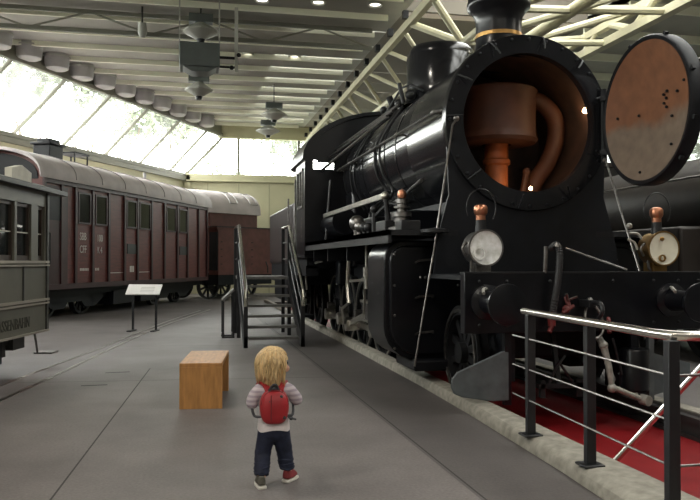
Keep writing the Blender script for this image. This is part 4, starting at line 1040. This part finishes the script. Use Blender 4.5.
# head lamps
for s, lm, lab in ((-1, 'lens', 'silvered left lens'), (1, 'lensp', 'cream right lens')):
    x = C + s * .885 - (.0 if s < 0 else -.10) + .10 * (s < 0) * 0; x = 2.575 if s < 0 else 4.34
    z = 1.41
    T = along_y(x, 6.2, z)
    b = MB(); b.lathe([(.15, 0.0), (.165, .0), (.165, .03), (.15, .05), (.15, .20), (.10, .26), (0, .27)], T, 32); b.box(x - .07, x + .07, 6.26, 6.42, 1.19, 1.30); la = b.build('head_lamp', 'brass' if s > 0 else 'dsteel', L, smooth=45); la['label'] = lab.replace('lens', 'head lamp with copper chimney')
    b = MB(); b.lathe([(0, .02), (.06, .018), (.12, .012), (.152, .004)], T, 32); ln = b.build('lamp_lens', lm, la); ln['label'] = lab
    if s < 0:
        b = MB(); b.lathe([(.045, -.012), (.058, -.012), (.058, .01), (.045, .01)], along_y(x - .06, 6.2, z - .05), 20, True); b.build('burner_ring', 'white', la)
    else:
        b = MB(); b.lathe([(.022, -.01), (.034, -.01), (.034, .008), (.022, .008)], along_y(x - .02, 6.2, z - .09), 16, True); b.ball((x - .02, 6.2, z + .09), .025, 6, (1, .3, .8)); b.build('burner_ring', 'brass', la)
    b = MB(); b.lathe([(.05, 1.55), (.045, 1.62), (.045, 1.66)], Matrix.Translation((x - .01, 6.30, 0)), 20); b.build('lamp_neck', 'iron', la)
    b = MB(); b.lathe([(.042, 1.62), (.044, 1.65), (.044, 1.70), (.054, 1.71), (.062, 1.73), (.062, 1.77), (.052, 1.79), (.03, 1.80), (0, 1.803)], Matrix.Translation((x - .01, 6.30, 0)), 24); b.build('lamp_chimney', 'copper', la)
    b = MB(); pts = [(x - .0 + .14 * cos(radians(a)), 6.31, 1.77 + .17 * sin(radians(a))) for a in range(-35, 216, 12)]; b.tube(pts, .006, 6); b.build('carrying_ring', 'iron', la)
    b = MB(); b.tube(spline([(x - .15, 6.28, z + .05), (x - .19, 6.28, z), (x - .16, 6.28, z - .07)], 5), .013, 6); b.tube(spline([(x - .1, 6.3, 1.30), (x - .09, 6.3, 1.22), (x - .03, 6.3, 1.2)], 4), .014, 6); b.build('lamp_bracket', 'dsteel', la)
# polished climbing rods
b = MB(); b.tube([(2.57, 6.92, 2.68), (2.52, 6.90, 2.62), (2.32, 6.85, 1.45), (2.10, 6.80, .30)], .010, 8); b.ball((2.57, 6.93, 2.69), .03, 7); b.build('front_handrail', 'dsteel', L)
b = MB(); b.lathe([(0, 1.62), (.14, 1.60), (.14, 1.57), (0, 1.56)], Matrix.Translation((2.34, 6.9, 0)), 16); b.build('foot_plate', 'iron', L)
b = MB(); b.tube([(4.11, 6.80, 2.30), (4.14, 6.6, 1.80), (4.15, 6.3, 1.20)], .010, 8); b.ball((4.11, 6.82, 2.31), .025, 6); b.build('front_handrail', 'dsteel', L)
b = MB(); b.tube([(3.62, 6.72, 1.42), (4.05, 6.35, 1.21)], .010, 6); b.build('stay_rod', 'dsteel', L)
b = MB(); b.tube(spline([(4.12, 6.42, 1.56), (4.20, 6.4, 1.55), (4.24, 6.38, 1.48)], 4), .014, 6); b.ball((4.14, 6.45, 1.63), .03, 6); b.tube(spline([(4.10, 6.42, 1.50), (4.16, 6.4, 1.47), (4.18, 6.38, 1.40)], 4), .012, 6); b.build('lamp_iron', 'ltgrey', L)
# hoses and couplings at the beam
def ribbed(pts, r): 
    b = MB(); q = spline(pts, 12); b.tube(q, [r * (1.12 if i % 2 else .95) for i in range(len(q))], 10); return b
b = ribbed([(3.08, 5.98, 1.40), (3.09, 5.90, 1.43), (3.10, 5.86, 1.36), (3.08, 5.85, 1.15), (3.05, 5.86, .95), (3.04, 5.88, .84)], .028); ho = b.build('brake_hose', 'rubber', L)
b = MB(); b.cyl((3.02, 5.97, 1.19), (3.02, 5.95, 1.42), .018, 8); b.lathe([(.034, 0), (.034, .03)], Matrix.Translation((3.085, 5.88, 1.405)) @ Matrix.Rotation(.5, 4, 'Y'), 12); b.build('hose_clip', 'dsteel', ho)
b = MB(); b.box(2.98, 3.10, 5.84, 5.92, .82, .845); b.tube([(3.03, 5.88, .84), (3.03, 5.87, .74)], .033, 10); b.tube([(3.03, 5.87, .74), (3.0, 5.86, .69)], .02, 8); b.build('hose_coupling', 'red', ho)
b = MB(); b.ball((3.18, 5.9, .88), .035, 8); b.tube([(3.13, 5.88, .85), (3.24, 5.88, .91)], .016, 8); b.cyl((3.21, 5.96, .98), (3.21, 5.9, .90), .02, 8); vv = b.build('brake_cock', mat('cock_red', (.11, .016, .014), .5), L)
b = MB(); b.tube([(3.2, 5.9, .95), (3.17, 5.88, 1.01)], .014, 6); b.tube([(3.2, 5.9, .96), (3.27, 5.87, .99)], .01, 6); b.build('cock_lever', 'dsteel', vv)
b = MB(); b.tube(spline([(3.40, 5.93, .93), (3.36, 5.90, .85), (3.36, 5.88, .72), (3.44, 5.87, .63), (3.52, 5.88, .70), (3.50, 5.90, .84), (3.44, 5.93, .93)], 6), .012, 8); b.ball((3.42, 5.93, .95), .03, 6); b.build('coupling_chain', 'dsteel', L)
b = MB(); b.box(C - .03, C + .03, 5.78, 5.96, .9, .96); b.tube(spline([(C, 5.78, .94), (C, 5.66, .94), (C, 5.62, .88), (C, 5.68, .82)], 5), .018, 8); b.build('coupling_hook', 'iron', L)
b = MB(); b.tube([(3.58, 5.9, .80), (3.54, 5.82, .68)], .018, 8); b.build('shut_off_lever', 'red', L)
b = MB(); b.ball((3.50, 5.85, .57), .04, 7); b.tube([(3.50, 5.85, .57), (3.53, 5.82, .40), (3.55, 5.80, .22)], [.030, .028, .024], 10); b.ball((3.55, 5.8, .21), .04, 7); b.tube([(3.55, 5.80, .22), (3.70, 5.78, .155), (3.84, 5.78, .10)], .024, 10); b.cyl((3.83, 5.80, .105), (3.85, 5.72, .10), .045, 12); b.cyl((3.52, 5.95, .62), (3.50, 5.85, .57), .03, 8); b.build('heating_pipe', 'ltgrey', L)
b = MB(); b.lathe([(0, .15), (.11, .15), (.125, .17), (.125, .50), (.118, .52), (0, .53)], Matrix.Translation((3.86, 5.95, 0)), 24); b.bar((3.86, 5.97, .5), (3.86, 5.99, .7), .06); b.build('air_tank', 'black', L)
b = MB(); b.tube([(3.62, 5.9, .62), (3.72, 5.92, .30)], .012, 6); b.build('stay_rod', 'iron', L)
b = MB(); b.box(3.0, 3.45, 6.05, 6.12, .18, .22); b.tube([(3.1, 6.08, .20), (3.16, 6.05, .36), (3.25, 6.06, .46)], .014, 6); b.tube([(3.35, 6.08, .2), (3.2, 6.06, .4)], .012, 6); b.box(3.02, 3.06, 6.05, 6.1, .1, .25); b.box(3.36, 3.42, 6.05, 6.1, .1, .25); b.bar((3.2, 6.08, .2), (3.2, 6.2, .7), .04); b.build('brake_rigging', 'iron', L)
# snow plough blade
b = MB(); q = [(2.165, 5.96, .235), (2.17, 5.96, .30), (2.22, 5.96, .36), (2.64, 6.0, .52), (2.70, 6.0, .52), (2.70, 6.0, .10), (2.54, 5.98, .10), (2.26, 5.96, .15), (2.19, 5.96, .18)]
n_ = V((.1, -.99, 0)).normalized() * -.03
vs = [V(p) for p in q] + [V(p) + n_ for p in q]
b.faces(vs, [tuple(range(9)), tuple(range(17, 8, -1))] + [(i, (i + 1) % 9, (i + 1) % 9 + 9, i + 9) for i in range(9)]); b.build('snow_plough', 'plough', L, bevel=.008)
b = MB(); b.box(2.66, 2.72, 6.0, 6.06, .06, .95); b.build('plough_bracket', 'black', L)
b = MB(); b.bar((4.05, 6.0, .06), (4.05, 6.0, .8), .05, .05); b.prism([(3.98, .05), (4.5, .16), (4.5, .36), (3.98, .5)], .02, Matrix.Translation((0, 6.08, 0)) @ Matrix.Rotation(pi / 2, 4, 'X')); b.build('snow_plough', 'plough', L)

# track of the locomotive
b = MB(); b.box(C + .715, C + .785, 2.0, 24, -.045, 0.0); b.box(C + .74, C + .76, 2.0, 24, -.14, -.04); b.box(C + .68, C + .82, 2.0, 24, -.17, -.14)
tag(b.build('track_rail', mat('rail_dark', (.02, .018, .018), .55), None), 'dark rail on the far edge of the red pit under the locomotive', 'rail')
b = MB(); b.box(C - .785, C - .715, 6.4, 24, -.045, 0.0); b.box(C - .76, C - .74, 6.4, 24, -.14, -.04); b.box(C - .82, C - .68, 6.4, 24, -.17, -.14)
tag(b.build('track_rail', M['rail'], None), 'rail under the locomotive wheels next to the concrete kerb', 'rail')
b = MB(); b.prism([(2.52, .0), (2.66, .0), (2.52, .06)], .1, Matrix.Translation((0, 5.75, -.17)) @ Matrix.Rotation(pi / 2, 4, 'X')); tag(b.build('wooden_wedge', 'wood', None), 'small wooden wedge lying under the grey snow plough blade', 'wedge')
mb = MB(); mb.box(PITX1, PITX1 + .14, 2.0, 12, 0, .012); struct('trim_7', mb, 'kerb', smooth=0)

# ------------------------------------------------------------------ tender
TN = thing('tender', 'dark brown black tender coupled behind the locomotive cab', 'tender', (C, 17, 0))
b = MB(); b.box(C - 1.40, C + 1.40, 14.0, 18.2, 1.25, 2.42); b.build('tank', 'tend', TN, bevel=.05)
b = MB(); b.box(C - .7, C + 1.0, 14.4, 17.5, 2.42, 2.62); b.build('coal_bunker', 'tend', TN, bevel=.05)
b = MB(); b.box(C - 1.35, C + 1.35, 14.0, 18.2, .85, 1.25); b.box(C - 1.30, C - 1.15, 14.2, 18.0, .45, .85); b.box(C + 1.15, C + 1.30, 14.2, 18.0, .45, .85); b.build('underframe', 'dull', TN)
b = MB()
for s in (-1, 1): b.tube([(C + s * 1.46, 14.32, 1.3), (C + s * 1.46, 14.32, 2.5)], .018, 8)
b.build('grab_rail', 'dsteel', TN)
for y in (14.7, 16.1, 17.5):
    for s in (-1, 1):
        b = MB(); wheel_geo(b, C + s * .75, y, .5, .5, s); b.build('wheel', 'iron', TN)
# ------------------------------------------------------------------ dark engine on the neighbouring track
XE = 7.55
E_ = thing('tank_engine', 'dark brown engine standing on the next track behind the open smokebox door', 'locomotive', (XE, 11.5, 0))
b = MB(); b.lathe([(0, 8.0), (.60, 8.02), (.68, 8.06), (.68, 13.2), (0, 13.2)], along_y(XE, 0, 2.15), 40); b.build('boiler', 'eng', E_, smooth=40)
b = MB(); b.box(XE - 1.3, XE - .72, 8.6, 13.0, 1.0, 1.75); b.box(XE + .72, XE + 1.3, 8.6, 13.0, 1.0, 1.75); b.build('side_tank', 'eng', E_, bevel=.04)
b = MB(); b.box(XE - 1.25, XE + 1.25, 7.6, 15.4, .82, 1.0); b.box(XE - 1.25, XE + 1.25, 7.5, 7.62, .6, 1.08); b.box(XE - .6, XE + .6, 7.7, 15.2, .4, .82); b.build('frame', 'dull', E_)
b = MB(); b.box(XE - 1.3, XE + 1.3, 13.2, 15.3, 1.0, 2.2); b.box(XE - 1.3, XE - 1.2, 13.2, 13.4, 2.2, 3.1); b.box(XE + 1.2, XE + 1.3, 13.2, 13.4, 2.2, 3.1); b.box(XE - 1.3, XE - 1.2, 15.1, 15.3, 2.2, 3.1); b.box(XE + 1.2, XE + 1.3, 15.1, 15.3, 2.2, 3.1); b.box(XE - 1.4, XE + 1.4, 13.0, 15.5, 3.1, 3.2); b.build('cab', 'eng', E_, bevel=.02)
b = MB(); b.lathe([(.22, 2.75), (.17, 2.9), (.15, 3.3), (.2, 3.36), (.2, 3.4), (.13, 3.4)], Matrix.Translation((XE, 8.6, 0)), 24); b.build('chimney', 'dull', E_)
b = MB(); b.lathe([(.36, 2.7), (.32, 2.85), (.3, 3.1), (.2, 3.2), (0, 3.23)], Matrix.Translation((XE, 10.8, 0)), 24); b.build('steam_dome', 'eng', E_)
for s in (-1, 1):
    b = MB(); b.tube([(XE + s * .78, 8.1, 2.45), (XE + s * .78, 13.1, 2.45)], .016, 6); b.build('handrail', 'dsteel', E_)
    for y in (8.7, 10.3, 11.9, 14.0):
        b = MB(); wheel_geo(b, XE + s * .75, y, .5, .5, s, 10); b.build('wheel', 'iron', E_)
    b = MB(); b.lathe([(0, 7.1), (.16, 7.12), (.16, 7.16), (.06, 7.2), (.08, 7.5)], along_y(XE + s * .87, 0, .98), 20); b.build('buffer', 'dull', E_)
b = MB(); b.box(XE - 1.34, XE - 1.31, 9.3, 10.5, 1.3, 1.6); b.build('name_plate', 'tramd', E_)

# ------------------------------------------------------------------ toddler
def skin_mesh(nodes, edges, root=0, sub=2):
    """nodes: (x,y,z,radius) grown into one smooth skin surface"""
    me = bpy.data.meshes.new('tmp'); me.from_pydata([n[:3] for n in nodes], edges, [])
    o = bpy.data.objects.new('tmp', me); COL.objects.link(o)
    o.modifiers.new('s', 'SKIN'); 
    sm = o.modifiers['s']; sm.use_smooth_shade = True; sm.branch_smoothing = .4
    if not me.skin_vertices: pass
    sv = me.skin_vertices[0].data
    for i, n in enumerate(nodes):
        r = n[3]; sv[i].radius = r if isinstance(r, tuple) else (r, r); sv[i].use_root = (i == root)
    ss = o.modifiers.new('u', 'SUBSURF'); ss.levels = sub; ss.render_levels = sub
    dg = bpy.context.evaluated_depsgraph_get(); dg.update()
    out = bpy.data.meshes.new_from_object(o.evaluated_get(dg))
    bpy.data.objects.remove(o); bpy.data.meshes.remove(me)
    return out
def skin_obj(name, meshes, m, parent, frame):
    bm = bmesh.new()
    for me in meshes: bm.from_mesh(me)
    b = MB(); b.bm.free(); b.bm = bm
    o = b.build(name, m, parent, frame, smooth=0)
    for p in o.data.polygons: p.use_smooth = True
    return o
PX, PY = .495, 4.36
PF = Matrix.Translation((PX, PY, 0))
K = thing('person', 'toddler with blond hair in pale striped top and dark trousers walking away', 'person', (PX, PY, 0))
hd = radians(-58)                      # head turned a little to the right
# body: pelvis, torso, neck, head, arms with hands, legs with feet - one continuous surface
nodes = [(0, 0, .33, (.072, .060)), (0, .005, .42, (.070, .058)), (0, .01, .50, (.075, .056)), (0, .008, .555, (.055, .042)), (0, .012, .60, .030), (.004, .018, .645, .062), (.004, .018, .70, .076), (.004, .016, .745, .050)]
edges = [(0, 1), (1, 2), (2, 3), (3, 4), (4, 5), (5, 6), (6, 7)]
def add(i, x, y, z, r):
    nodes.append((x, y, z, r)); edges.append((i, len(nodes) - 1)); return len(nodes) - 1
limbs = {}
for s, el, wr, kn, an, toe in ((-1, (-.130, .0, .458), (-.098, .088, .462), (-.066, .012, .185), (-.074, -.055, .060), (-.080, .015, .026)),
                               (1, (.146, .012, .470), (.108, .100, .478), (.070, .035, .185), (.086, .035, .062), (.118, .085, .028))):
    a = add(3, s * .085, .006, .548, .034); e = add(a, *el, .026); w = add(e, *wr, .018)
    hx, hy, hz = wr; p = add(w, hx - s * .014, hy + .028, hz + .004, .017)
    for k in range(4):
        f1 = add(p, hx - s * (.016 + .004 * k), hy + .048 - .002 * k, hz + .016 - .010 * k, .0062)
        f2 = add(f1, hx - s * (.026 + .004 * k), hy + .062 - .004 * k, hz + .012 - .010 * k, .0054)
    th = add(w, hx - s * .024, hy + .022, hz + .024, .007); add(th, hx - s * .032, hy + .036, hz + .028, .006)
    h = add(0, s * .050, 0, .30, .055); k_ = add(h, *kn, .036); n_ = add(k_, *an, .026); add(n_, toe[0], toe[1], toe[2], .022)
body_me = skin_mesh(nodes, edges)
fb = MB(); HC = V((.004, .020, .684)); HR = Matrix.Translation(HC) @ Matrix.Rotation(hd, 4, 'Z')
for s in (-1, 1): fb.ball(HR @ V((s * .078, -.004, -.008)), .017, 7, (.5, .9, 1.15))
fb.ball(HR @ V((0, .080, -.012)), .012, 6); fb.ball(HR @ V((.032, .062, -.022)), .022, 7); fb.ball(HR @ V((-.032, .062, -.022)), .022, 7)
fm_ = bpy.data.meshes.new('f'); fb.bm.to_mesh(fm_)
pb = skin_obj('body', [body_me, fm_], 'skin', K, PF)
b = MB()
for s in (-1, 1): b.ball(HR @ V((s * .028, .070, .008)), .010, 7)
b.build('eyes', mat('eye_dark', (.03, .04, .06), .2), K, PF)
b = MB(); b.ball(HR @ V((0, .076, -.036)), .014, 7, (1.2, .5, .45)); b.build('mouth', mat('lip', (.45, .14, .12), .5), K, PF)
# trousers: two legs and a seat fused into one cloth surface
b = MB()
b.lathe([(0, .25), (.055, .255), (.082, .285), (.088, .32), (.086, .36), (0, .362)], Matrix.Diagonal((1, .9, 1, 1)), 28)
for s, kn, an in ((-1, (-.062, .006, .185), (-.076, -.050, .066)), (1, (.064, .028, .190), (.082, .032, .076))):
    q = spline([(s * .040, -.002, .31), (s * .048, .0, .26), kn, V(kn).lerp(V(an), .5), an], 5)
    b.tube(q, [.054 - .0115 * i / (len(q) - 1) + .0022 * sin(i * 2.1 + s) * (i > 8) for i in range(len(q))], 20)
tr_ = b.build('trousers', 'navy', K, PF)
rm = tr_.modifiers.new('fuse', 'REMESH'); rm.mode = 'VOXEL'; rm.voxel_size = .007; rm.use_smooth_shade = True
sm_ = tr_.modifiers.new('smooth', 'SMOOTH'); sm_.factor = .5; sm_.iterations = 6
b = MB()
for s, kn, an in ((-1, (-.062, .006, .185), (-.076, -.050, .066)), (1, (.064, .028, .190), (.082, .032, .076))):
    for z, r in ((.085, .042), (.108, .0435), (.132, .0435)):
        f = (z - an[2]) / (kn[2] - an[2]); c = V(an).lerp(V(kn), f); tilt = .25 * random.uniform(-1, 1)
        b.tube([c + V((r * cos(q), r * sin(q), .006 * sin(q * 2 + z * 90) + tilt * r * .4 * cos(q))) for q in [2 * pi * i / 18 for i in range(18)]], .0055, 6, closed=True)
b.build('trouser_folds', 'navy', K, PF)
# shirt: hem hangs over the trousers
b = MB(); N2 = 36; rr = []
for z, rx, ry, cy in ((.318, .094, .084, 0), (.35, .092, .082, 0), (.40, .084, .074, .002), (.46, .086, .070, .006), (.52, .092, .066, .008), (.555, .080, .054, .008), (.578, .048, .040, .010), (.590, .036, .034, .012)):
    rr.append([b.bm.verts.new((rx * cos(2 * pi * i / N2) * (1 + .02 * sin(5 * 2 * pi * i / N2) * (z < .45)), cy + ry * sin(2 * pi * i / N2) * (1 + .03 * sin(7 * 2 * pi * i / N2) * (z < .45)), z + (.008 * sin(3 * 2 * pi * i / N2) if z < .32 else 0))) for i in range(N2)])
for A, B_ in zip(rr, rr[1:]):
    for i in range(N2): b.bm.faces.new((A[i], A[(i + 1) % N2], B_[(i + 1) % N2], B_[i]))
sh = b.build('shirt', 'shirt', K, PF, smooth=80)
md = sh.modifiers.new('sub', 'SUBSURF'); md.levels = 1; md.render_levels = 1
nodes = [(0, .008, .535, (.080, .056))]; edges = []
for s, el, wr in ((-1, (-.130, .0, .458), (-.100, .082, .462)), (1, (.146, .012, .470), (.110, .094, .478))):
    a = add(0, s * .092, .004, .540, .044); m_ = add(a, s * .122, .0, .50, .040); e = add(m_, *el, .037); w = add(e, *wr, .026)
skin_obj('sleeves', [skin_mesh(nodes, edges)], 'jacket', K, PF)
# shoes
def shoe(hx, hy, hz, yaw, pitch, m, name, lab):
    T = PF @ Matrix.Translation((hx, hy, hz)) @ Matrix.Rotation(yaw, 4, 'Z') @ Matrix.Rotation(pitch, 4, 'X')
    sole = [(-.026, -.03), (-.018, -.042), (.018, -.042), (.026, -.03), (.030, .05), (.024, .085), (.0, .097), (-.024, .085), (-.030, .05)]
    b = MB(); b.prism(sole, .016, T); s_ = b.build(name, 'sole', K, bevel=.004); s_['label'] = lab
    b = MB(); R = []
    for z, f, yc in ((.016, .97, 0), (.034, .92, 0), (.05, .78, -.008), (.066, .60, -.022), (.074, .52, -.026)):
        R.append([b.bm.verts.new(T @ V((x * f, (y - .02) * f + .02 + yc, z))) for x, y in sole])
    for A, B_ in zip(R, R[1:]):
        for i in range(9): b.bm.faces.new((A[i], A[(i + 1) % 9], B_[(i + 1) % 9], B_[i]))
    b.bm.faces.new(R[0][::-1]); b.bm.faces.new(R[-1])
    u = b.build('shoe_upper', m, s_, smooth=70); q = u.modifiers.new('sub', 'SUBSURF'); q.levels = 1; q.render_levels = 1
    b = MB()
    for k in range(3): b.tube([T @ V((-.014, .022 + k * .014, .062 - k * .008)), T @ V((0, .024 + k * .014, .068 - k * .008)), T @ V((.014, .022 + k * .014, .062 - k * .008))], .0025, 5)
    b.build('laces', 'white', s_)
shoe(-.078, -.062, .001, radians(6), 0, 'shoeg', 'shoe', 'grey left shoe with pale sole')
shoe(.088, .030, .001, radians(-38), 0, 'shoer', 'shoe', 'dark red right shoe with pale sole')
# hair: cap plus many locks
def hair_pt(th, ph, rad):
    return HR @ (V((sin(ph) * sin(th) * rad.x, -sin(ph) * cos(th) * rad.y, cos(ph) * rad.z)) + V((0, -.006, .010)))
b = MB(); RADH = V((.090, .090, .094)); n1, n2_ = 14, 28
grid = []
for i in range(n1 + 1):
    ph = .02 + (pi * .80) * i / n1; row = []
    for j in range(n2_):
        th = 2 * pi * j / n2_
        lim = 1.0 if cos(th) > .08 else (.80 if cos(th) > -.2 else .52)      # short over the face
        p = ph * (lim if lim < 1 else 1)
        v = hair_pt(th, p, RADH)
        if p > pi / 2 * 1.02: v = hair_pt(th, pi / 2, RADH * (1 - .10 * (p - pi / 2))); v.z -= (p - pi / 2) * .125
        v += (v - HC).normalized() * .004 * noise.noise(v * 45)
        row.append(b.bm.verts.new(v))
    grid.append(row)
for i in range(n1):
    for j in range(n2_): b.bm.faces.new((grid[i][j], grid[i][(j + 1) % n2_], grid[i + 1][(j + 1) % n2_], grid[i + 1][j]))
b.bm.faces.new(grid[0])
hr_ = b.build('hair', 'hair', K, PF, smooth=180)
b = MB(); crown = HR @ V((.0, -.02, .10))
for k in range(170):
    th = random.uniform(-1.60, 1.60); L_ = random.uniform(.60, 1.0); flip = random.uniform(-.012, .022)
    pts = []; wob = random.uniform(-.5, .5); rs = random.uniform(.98, 1.07)
    for q in range(9):
        ph = .08 + 2.35 * L_ * q / 8; t_ = th + wob * q / 8 + .10 * sin(q * 1.1 + k)
        if ph <= pi / 2: v = hair_pt(t_, ph, RADH * rs)
        else:
            v = hair_pt(t_, pi / 2, RADH * rs * (1 - .12 * (ph - pi / 2))); v.z -= (ph - pi / 2) * .13
        v += (v - HC).normalized() * flip * (q / 8) ** 2
        pts.append(v)
    w_ = random.uniform(.004, .009)
    b.tube(pts, [w_ * f for f in (.5, .9, 1, 1, 1, 1, .95, .7, .3)], 5)
for k in range(26):
    th = random.uniform(1.7, 4.6); pts = [hair_pt(th + .05 * sin(q + k), .08 + .95 * q / 5, RADH * 1.02) for q in range(6)]
    b.tube(pts, [.004, .006, .006, .006, .005, .002], 5)
b.build('hair_locks', 'hair', K, PF, smooth=180)
# backpack carried by the toddler
BP = thing('backpack', 'small red backpack carried by the walking toddler', 'backpack', (PX, PY - .09, .37))
T = PF @ Matrix.Translation((-.006, -.075, .462)) @ Matrix.Diagonal((1.15, 1.05, 1.12, 1))
b = MB(); prof_ = []
R = []
for k, (z, wx, dy) in enumerate(((-.088, .030, .022), (-.080, .052, .044), (-.05, .068, .060), (0, .074, .066), (.04, .070, .060), (.07, .056, .046), (.086, .034, .026))):
    R.append([b.bm.verts.new(T @ V((wx * abs(cos(a)) ** .7 * (1 if cos(a) > 0 else -1), (-dy if sin(a) < 0 else -dy * -.25) * abs(sin(a)) ** .8, z))) for a in [2 * pi * i / 28 for i in range(28)]])
for A, B_ in zip(R, R[1:]):
    for i in range(28): b.bm.faces.new((A[i], A[(i + 1) % 28], B_[(i + 1) % 28], B_[i]))
b.bm.faces.new(R[0][::-1]); b.bm.faces.new(R[-1])
o = b.build('shell', 'packred', BP, smooth=80); q = o.modifiers.new('sub', 'SUBSURF'); q.levels = 2; q.render_levels = 2
b = MB(); b.tube([T @ V((-.022, -.071 + .02 * abs(z) * 8 * abs(z), z)) for z in (-.06, -.03, 0, .03, .05, .068)], .0035, 6); b.tube([T @ V((.066 * cos(a), -.030, .012 + .074 * sin(a))) for a in [pi * i / 12 for i in range(13)]], .004, 6); b.build('seam_piping', mat('pack_dark_red', (.16, .01, .014), .6), BP)
b = MB()
for x, z in ((-.026, .030), (-.012, -.045), (.045, -.05), (.03, .055)): b.ball(T @ V((x, -.062 + .25 * abs(z), z)), .010, 7, (1, .4, 1))
b.build('dark_badges', 'packdk', BP)
for s in (-1, 1):
    b = MB(); pts = spline([T @ V((s * .030, -.012, .070)), T @ V((s * .036, .006, .094)), T @ V((s * .050, .045, .112)), T @ V((s * .064, .100, .108)), T @ V((s * .074, .145, .05))], 6)
    for p, q_ in zip(pts, pts[1:]): b.bar(p, q_ + (q_ - p) * .25, .034, .012)
    b.build('shoulder_strap', 'packred', BP, bevel=.003)
    b = MB(); b.tube(spline([T @ V((s * .062, .0, -.05)), T @ V((s * .095, .03, -.05)), T @ V((s * .104, .08, -.01)), T @ V((s * .095, .14, .05))], 5), .008, 6); b.build('lower_strap', 'packdk', BP)
b = MB(); b.tube(spline([T @ V((-.028, -.02, .080)), T @ V((-.012, -.03, .110)), T @ V((.006, -.03, .112)), T @ V((.022, -.02, .080))], 5), .007, 8); b.ball(T @ V((-.004, -.018, .094)), .018, 7); b.box(-.02, .016, -.03, -.01, .078, .094, T); b.build('carry_loop', 'packdk', BP)
b = MB(); b.ball(T @ V((.088, .02, -.068)), .012, 6); b.tube([T @ V((.072, 0, -.06)), T @ V((.11, .02, -.075))], .006, 6); b.build('strap_end', 'packdk', BP)

# ------------------------------------------------------------------ light
w = bpy.data.worlds.new('overcast_sky'); sc.world = w; w.use_nodes = True
nt = w.node_tree; bg = nt.nodes['Background']; bg.inputs['Strength'].default_value = 6.5
tc = nt.nodes.new('ShaderNodeTexCoord'); sp = nt.nodes.new('ShaderNodeSeparateXYZ'); nt.links.new(tc.outputs['Generated'], sp.inputs[0])
cr = nt.nodes.new('ShaderNodeValToRGB'); cr.color_ramp.elements[0].color = (.92, .95, .90, 1); cr.color_ramp.elements[1].color = (1, 1, .98, 1)
cr.color_ramp.elements[0].position = 0; cr.color_ramp.elements[1].position = .5
nt.links.new(sp.outputs['Z'], cr.inputs['Fac']); nt.links.new(cr.outputs['Color'], bg.inputs['Color'])
def area(name, loc, xdir, zdir, sx, sy, energy=0, color=(1, 1, 1), portal=False):
    l = bpy.data.lights.new(name, 'AREA'); l.shape = 'RECTANGLE'; l.size = sx; l.size_y = sy; l.energy = energy; l.color = color
    o = bpy.data.objects.new(name, l); COL.objects.link(o)
    z = -V(zdir).normalized(); x = V(xdir).normalized(); y = z.cross(x)
    o.matrix_world = Matrix.Translation(loc) @ Matrix((x, y, z)).transposed().to_4x4()
    if portal: l.cycles.is_portal = True
    return o
gn = (NIN * 1.6 + V((0, 0, -1.33))).normalized()
area('glazing_portal', wl(LEN / 2, .8, .665) - gn * .12, D, gn, LEN, 2.15, portal=True)
area('end_portal', ((.5 + XR) / 2, YE + .12, 5.55), (1, 0, 0), (0, -1, 0), XR - .3, 1.55, portal=True)
area('roof_portal', (7.0, 8.2, 8.16), (1, 0, 0), (0, 0, -1), 3.9, 14.6, portal=True)
area('side_portal', (XR + .15, 22.2, 4.05), (0, 1, 0), (-1, 0, 0), 13.4, 2.4, portal=True)
# added fill lamps under the ceiling, all out of view, some behind the viewer
for i, (x, y, e) in enumerate(((-6, -4, 70), (-1, -4, 70), (-5, 2, 60), (-1.5, 6, 50), (4.5, -4, 55), (1, -6, 60), (11.5, 3, 60), (11.5, 10, 60))):
    l = bpy.data.lights.new('fill_lamp', 'AREA'); l.shape = 'DISK'; l.size = .5; l.energy = e; l.color = (1, .93, .82)
    o = bpy.data.objects.new('fill_lamp', l); COL.objects.link(o); o.location = (x, y, CEIL - .26)
mb = MB()  # drum housings made up to dress the added fill lamps
for o in [q for q in bpy.data.objects if q.name.startswith('fill_lamp')]:
    mb.lathe([(.0, CEIL), (.30, CEIL), (.30, CEIL - .28), (.27, CEIL - .28), (.27, CEIL - .24), (0, CEIL - .24)], Matrix.Translation((o.location.x, o.location.y, 0)), 24)
struct('trim_9', mb, 'pend')
for p, e in (((4.02, 7.22, 2.86), .14), ((3.47, 7.28, 2.12), .42)):
    l = bpy.data.lights.new('bulb_light', 'POINT'); l.energy = e; l.color = (1, .62, .3); l.shadow_soft_size = .03
    o = bpy.data.objects.new('bulb_light', l); COL.objects.link(o); o.location = p
sc.view_settings.view_transform = 'Standard'; sc.view_settings.look = 'None'; sc.view_settings.gamma = 1; sc.view_settings.use_curve_mapping = False
sc.view_settings.exposure = 1.38
sc.cycles.use_denoising = True
sc.cycles.max_bounces = 10; sc.cycles.diffuse_bounces = 5; sc.cycles.transparent_max_bounces = 16
sc.cycles.sample_clamp_indirect = 6
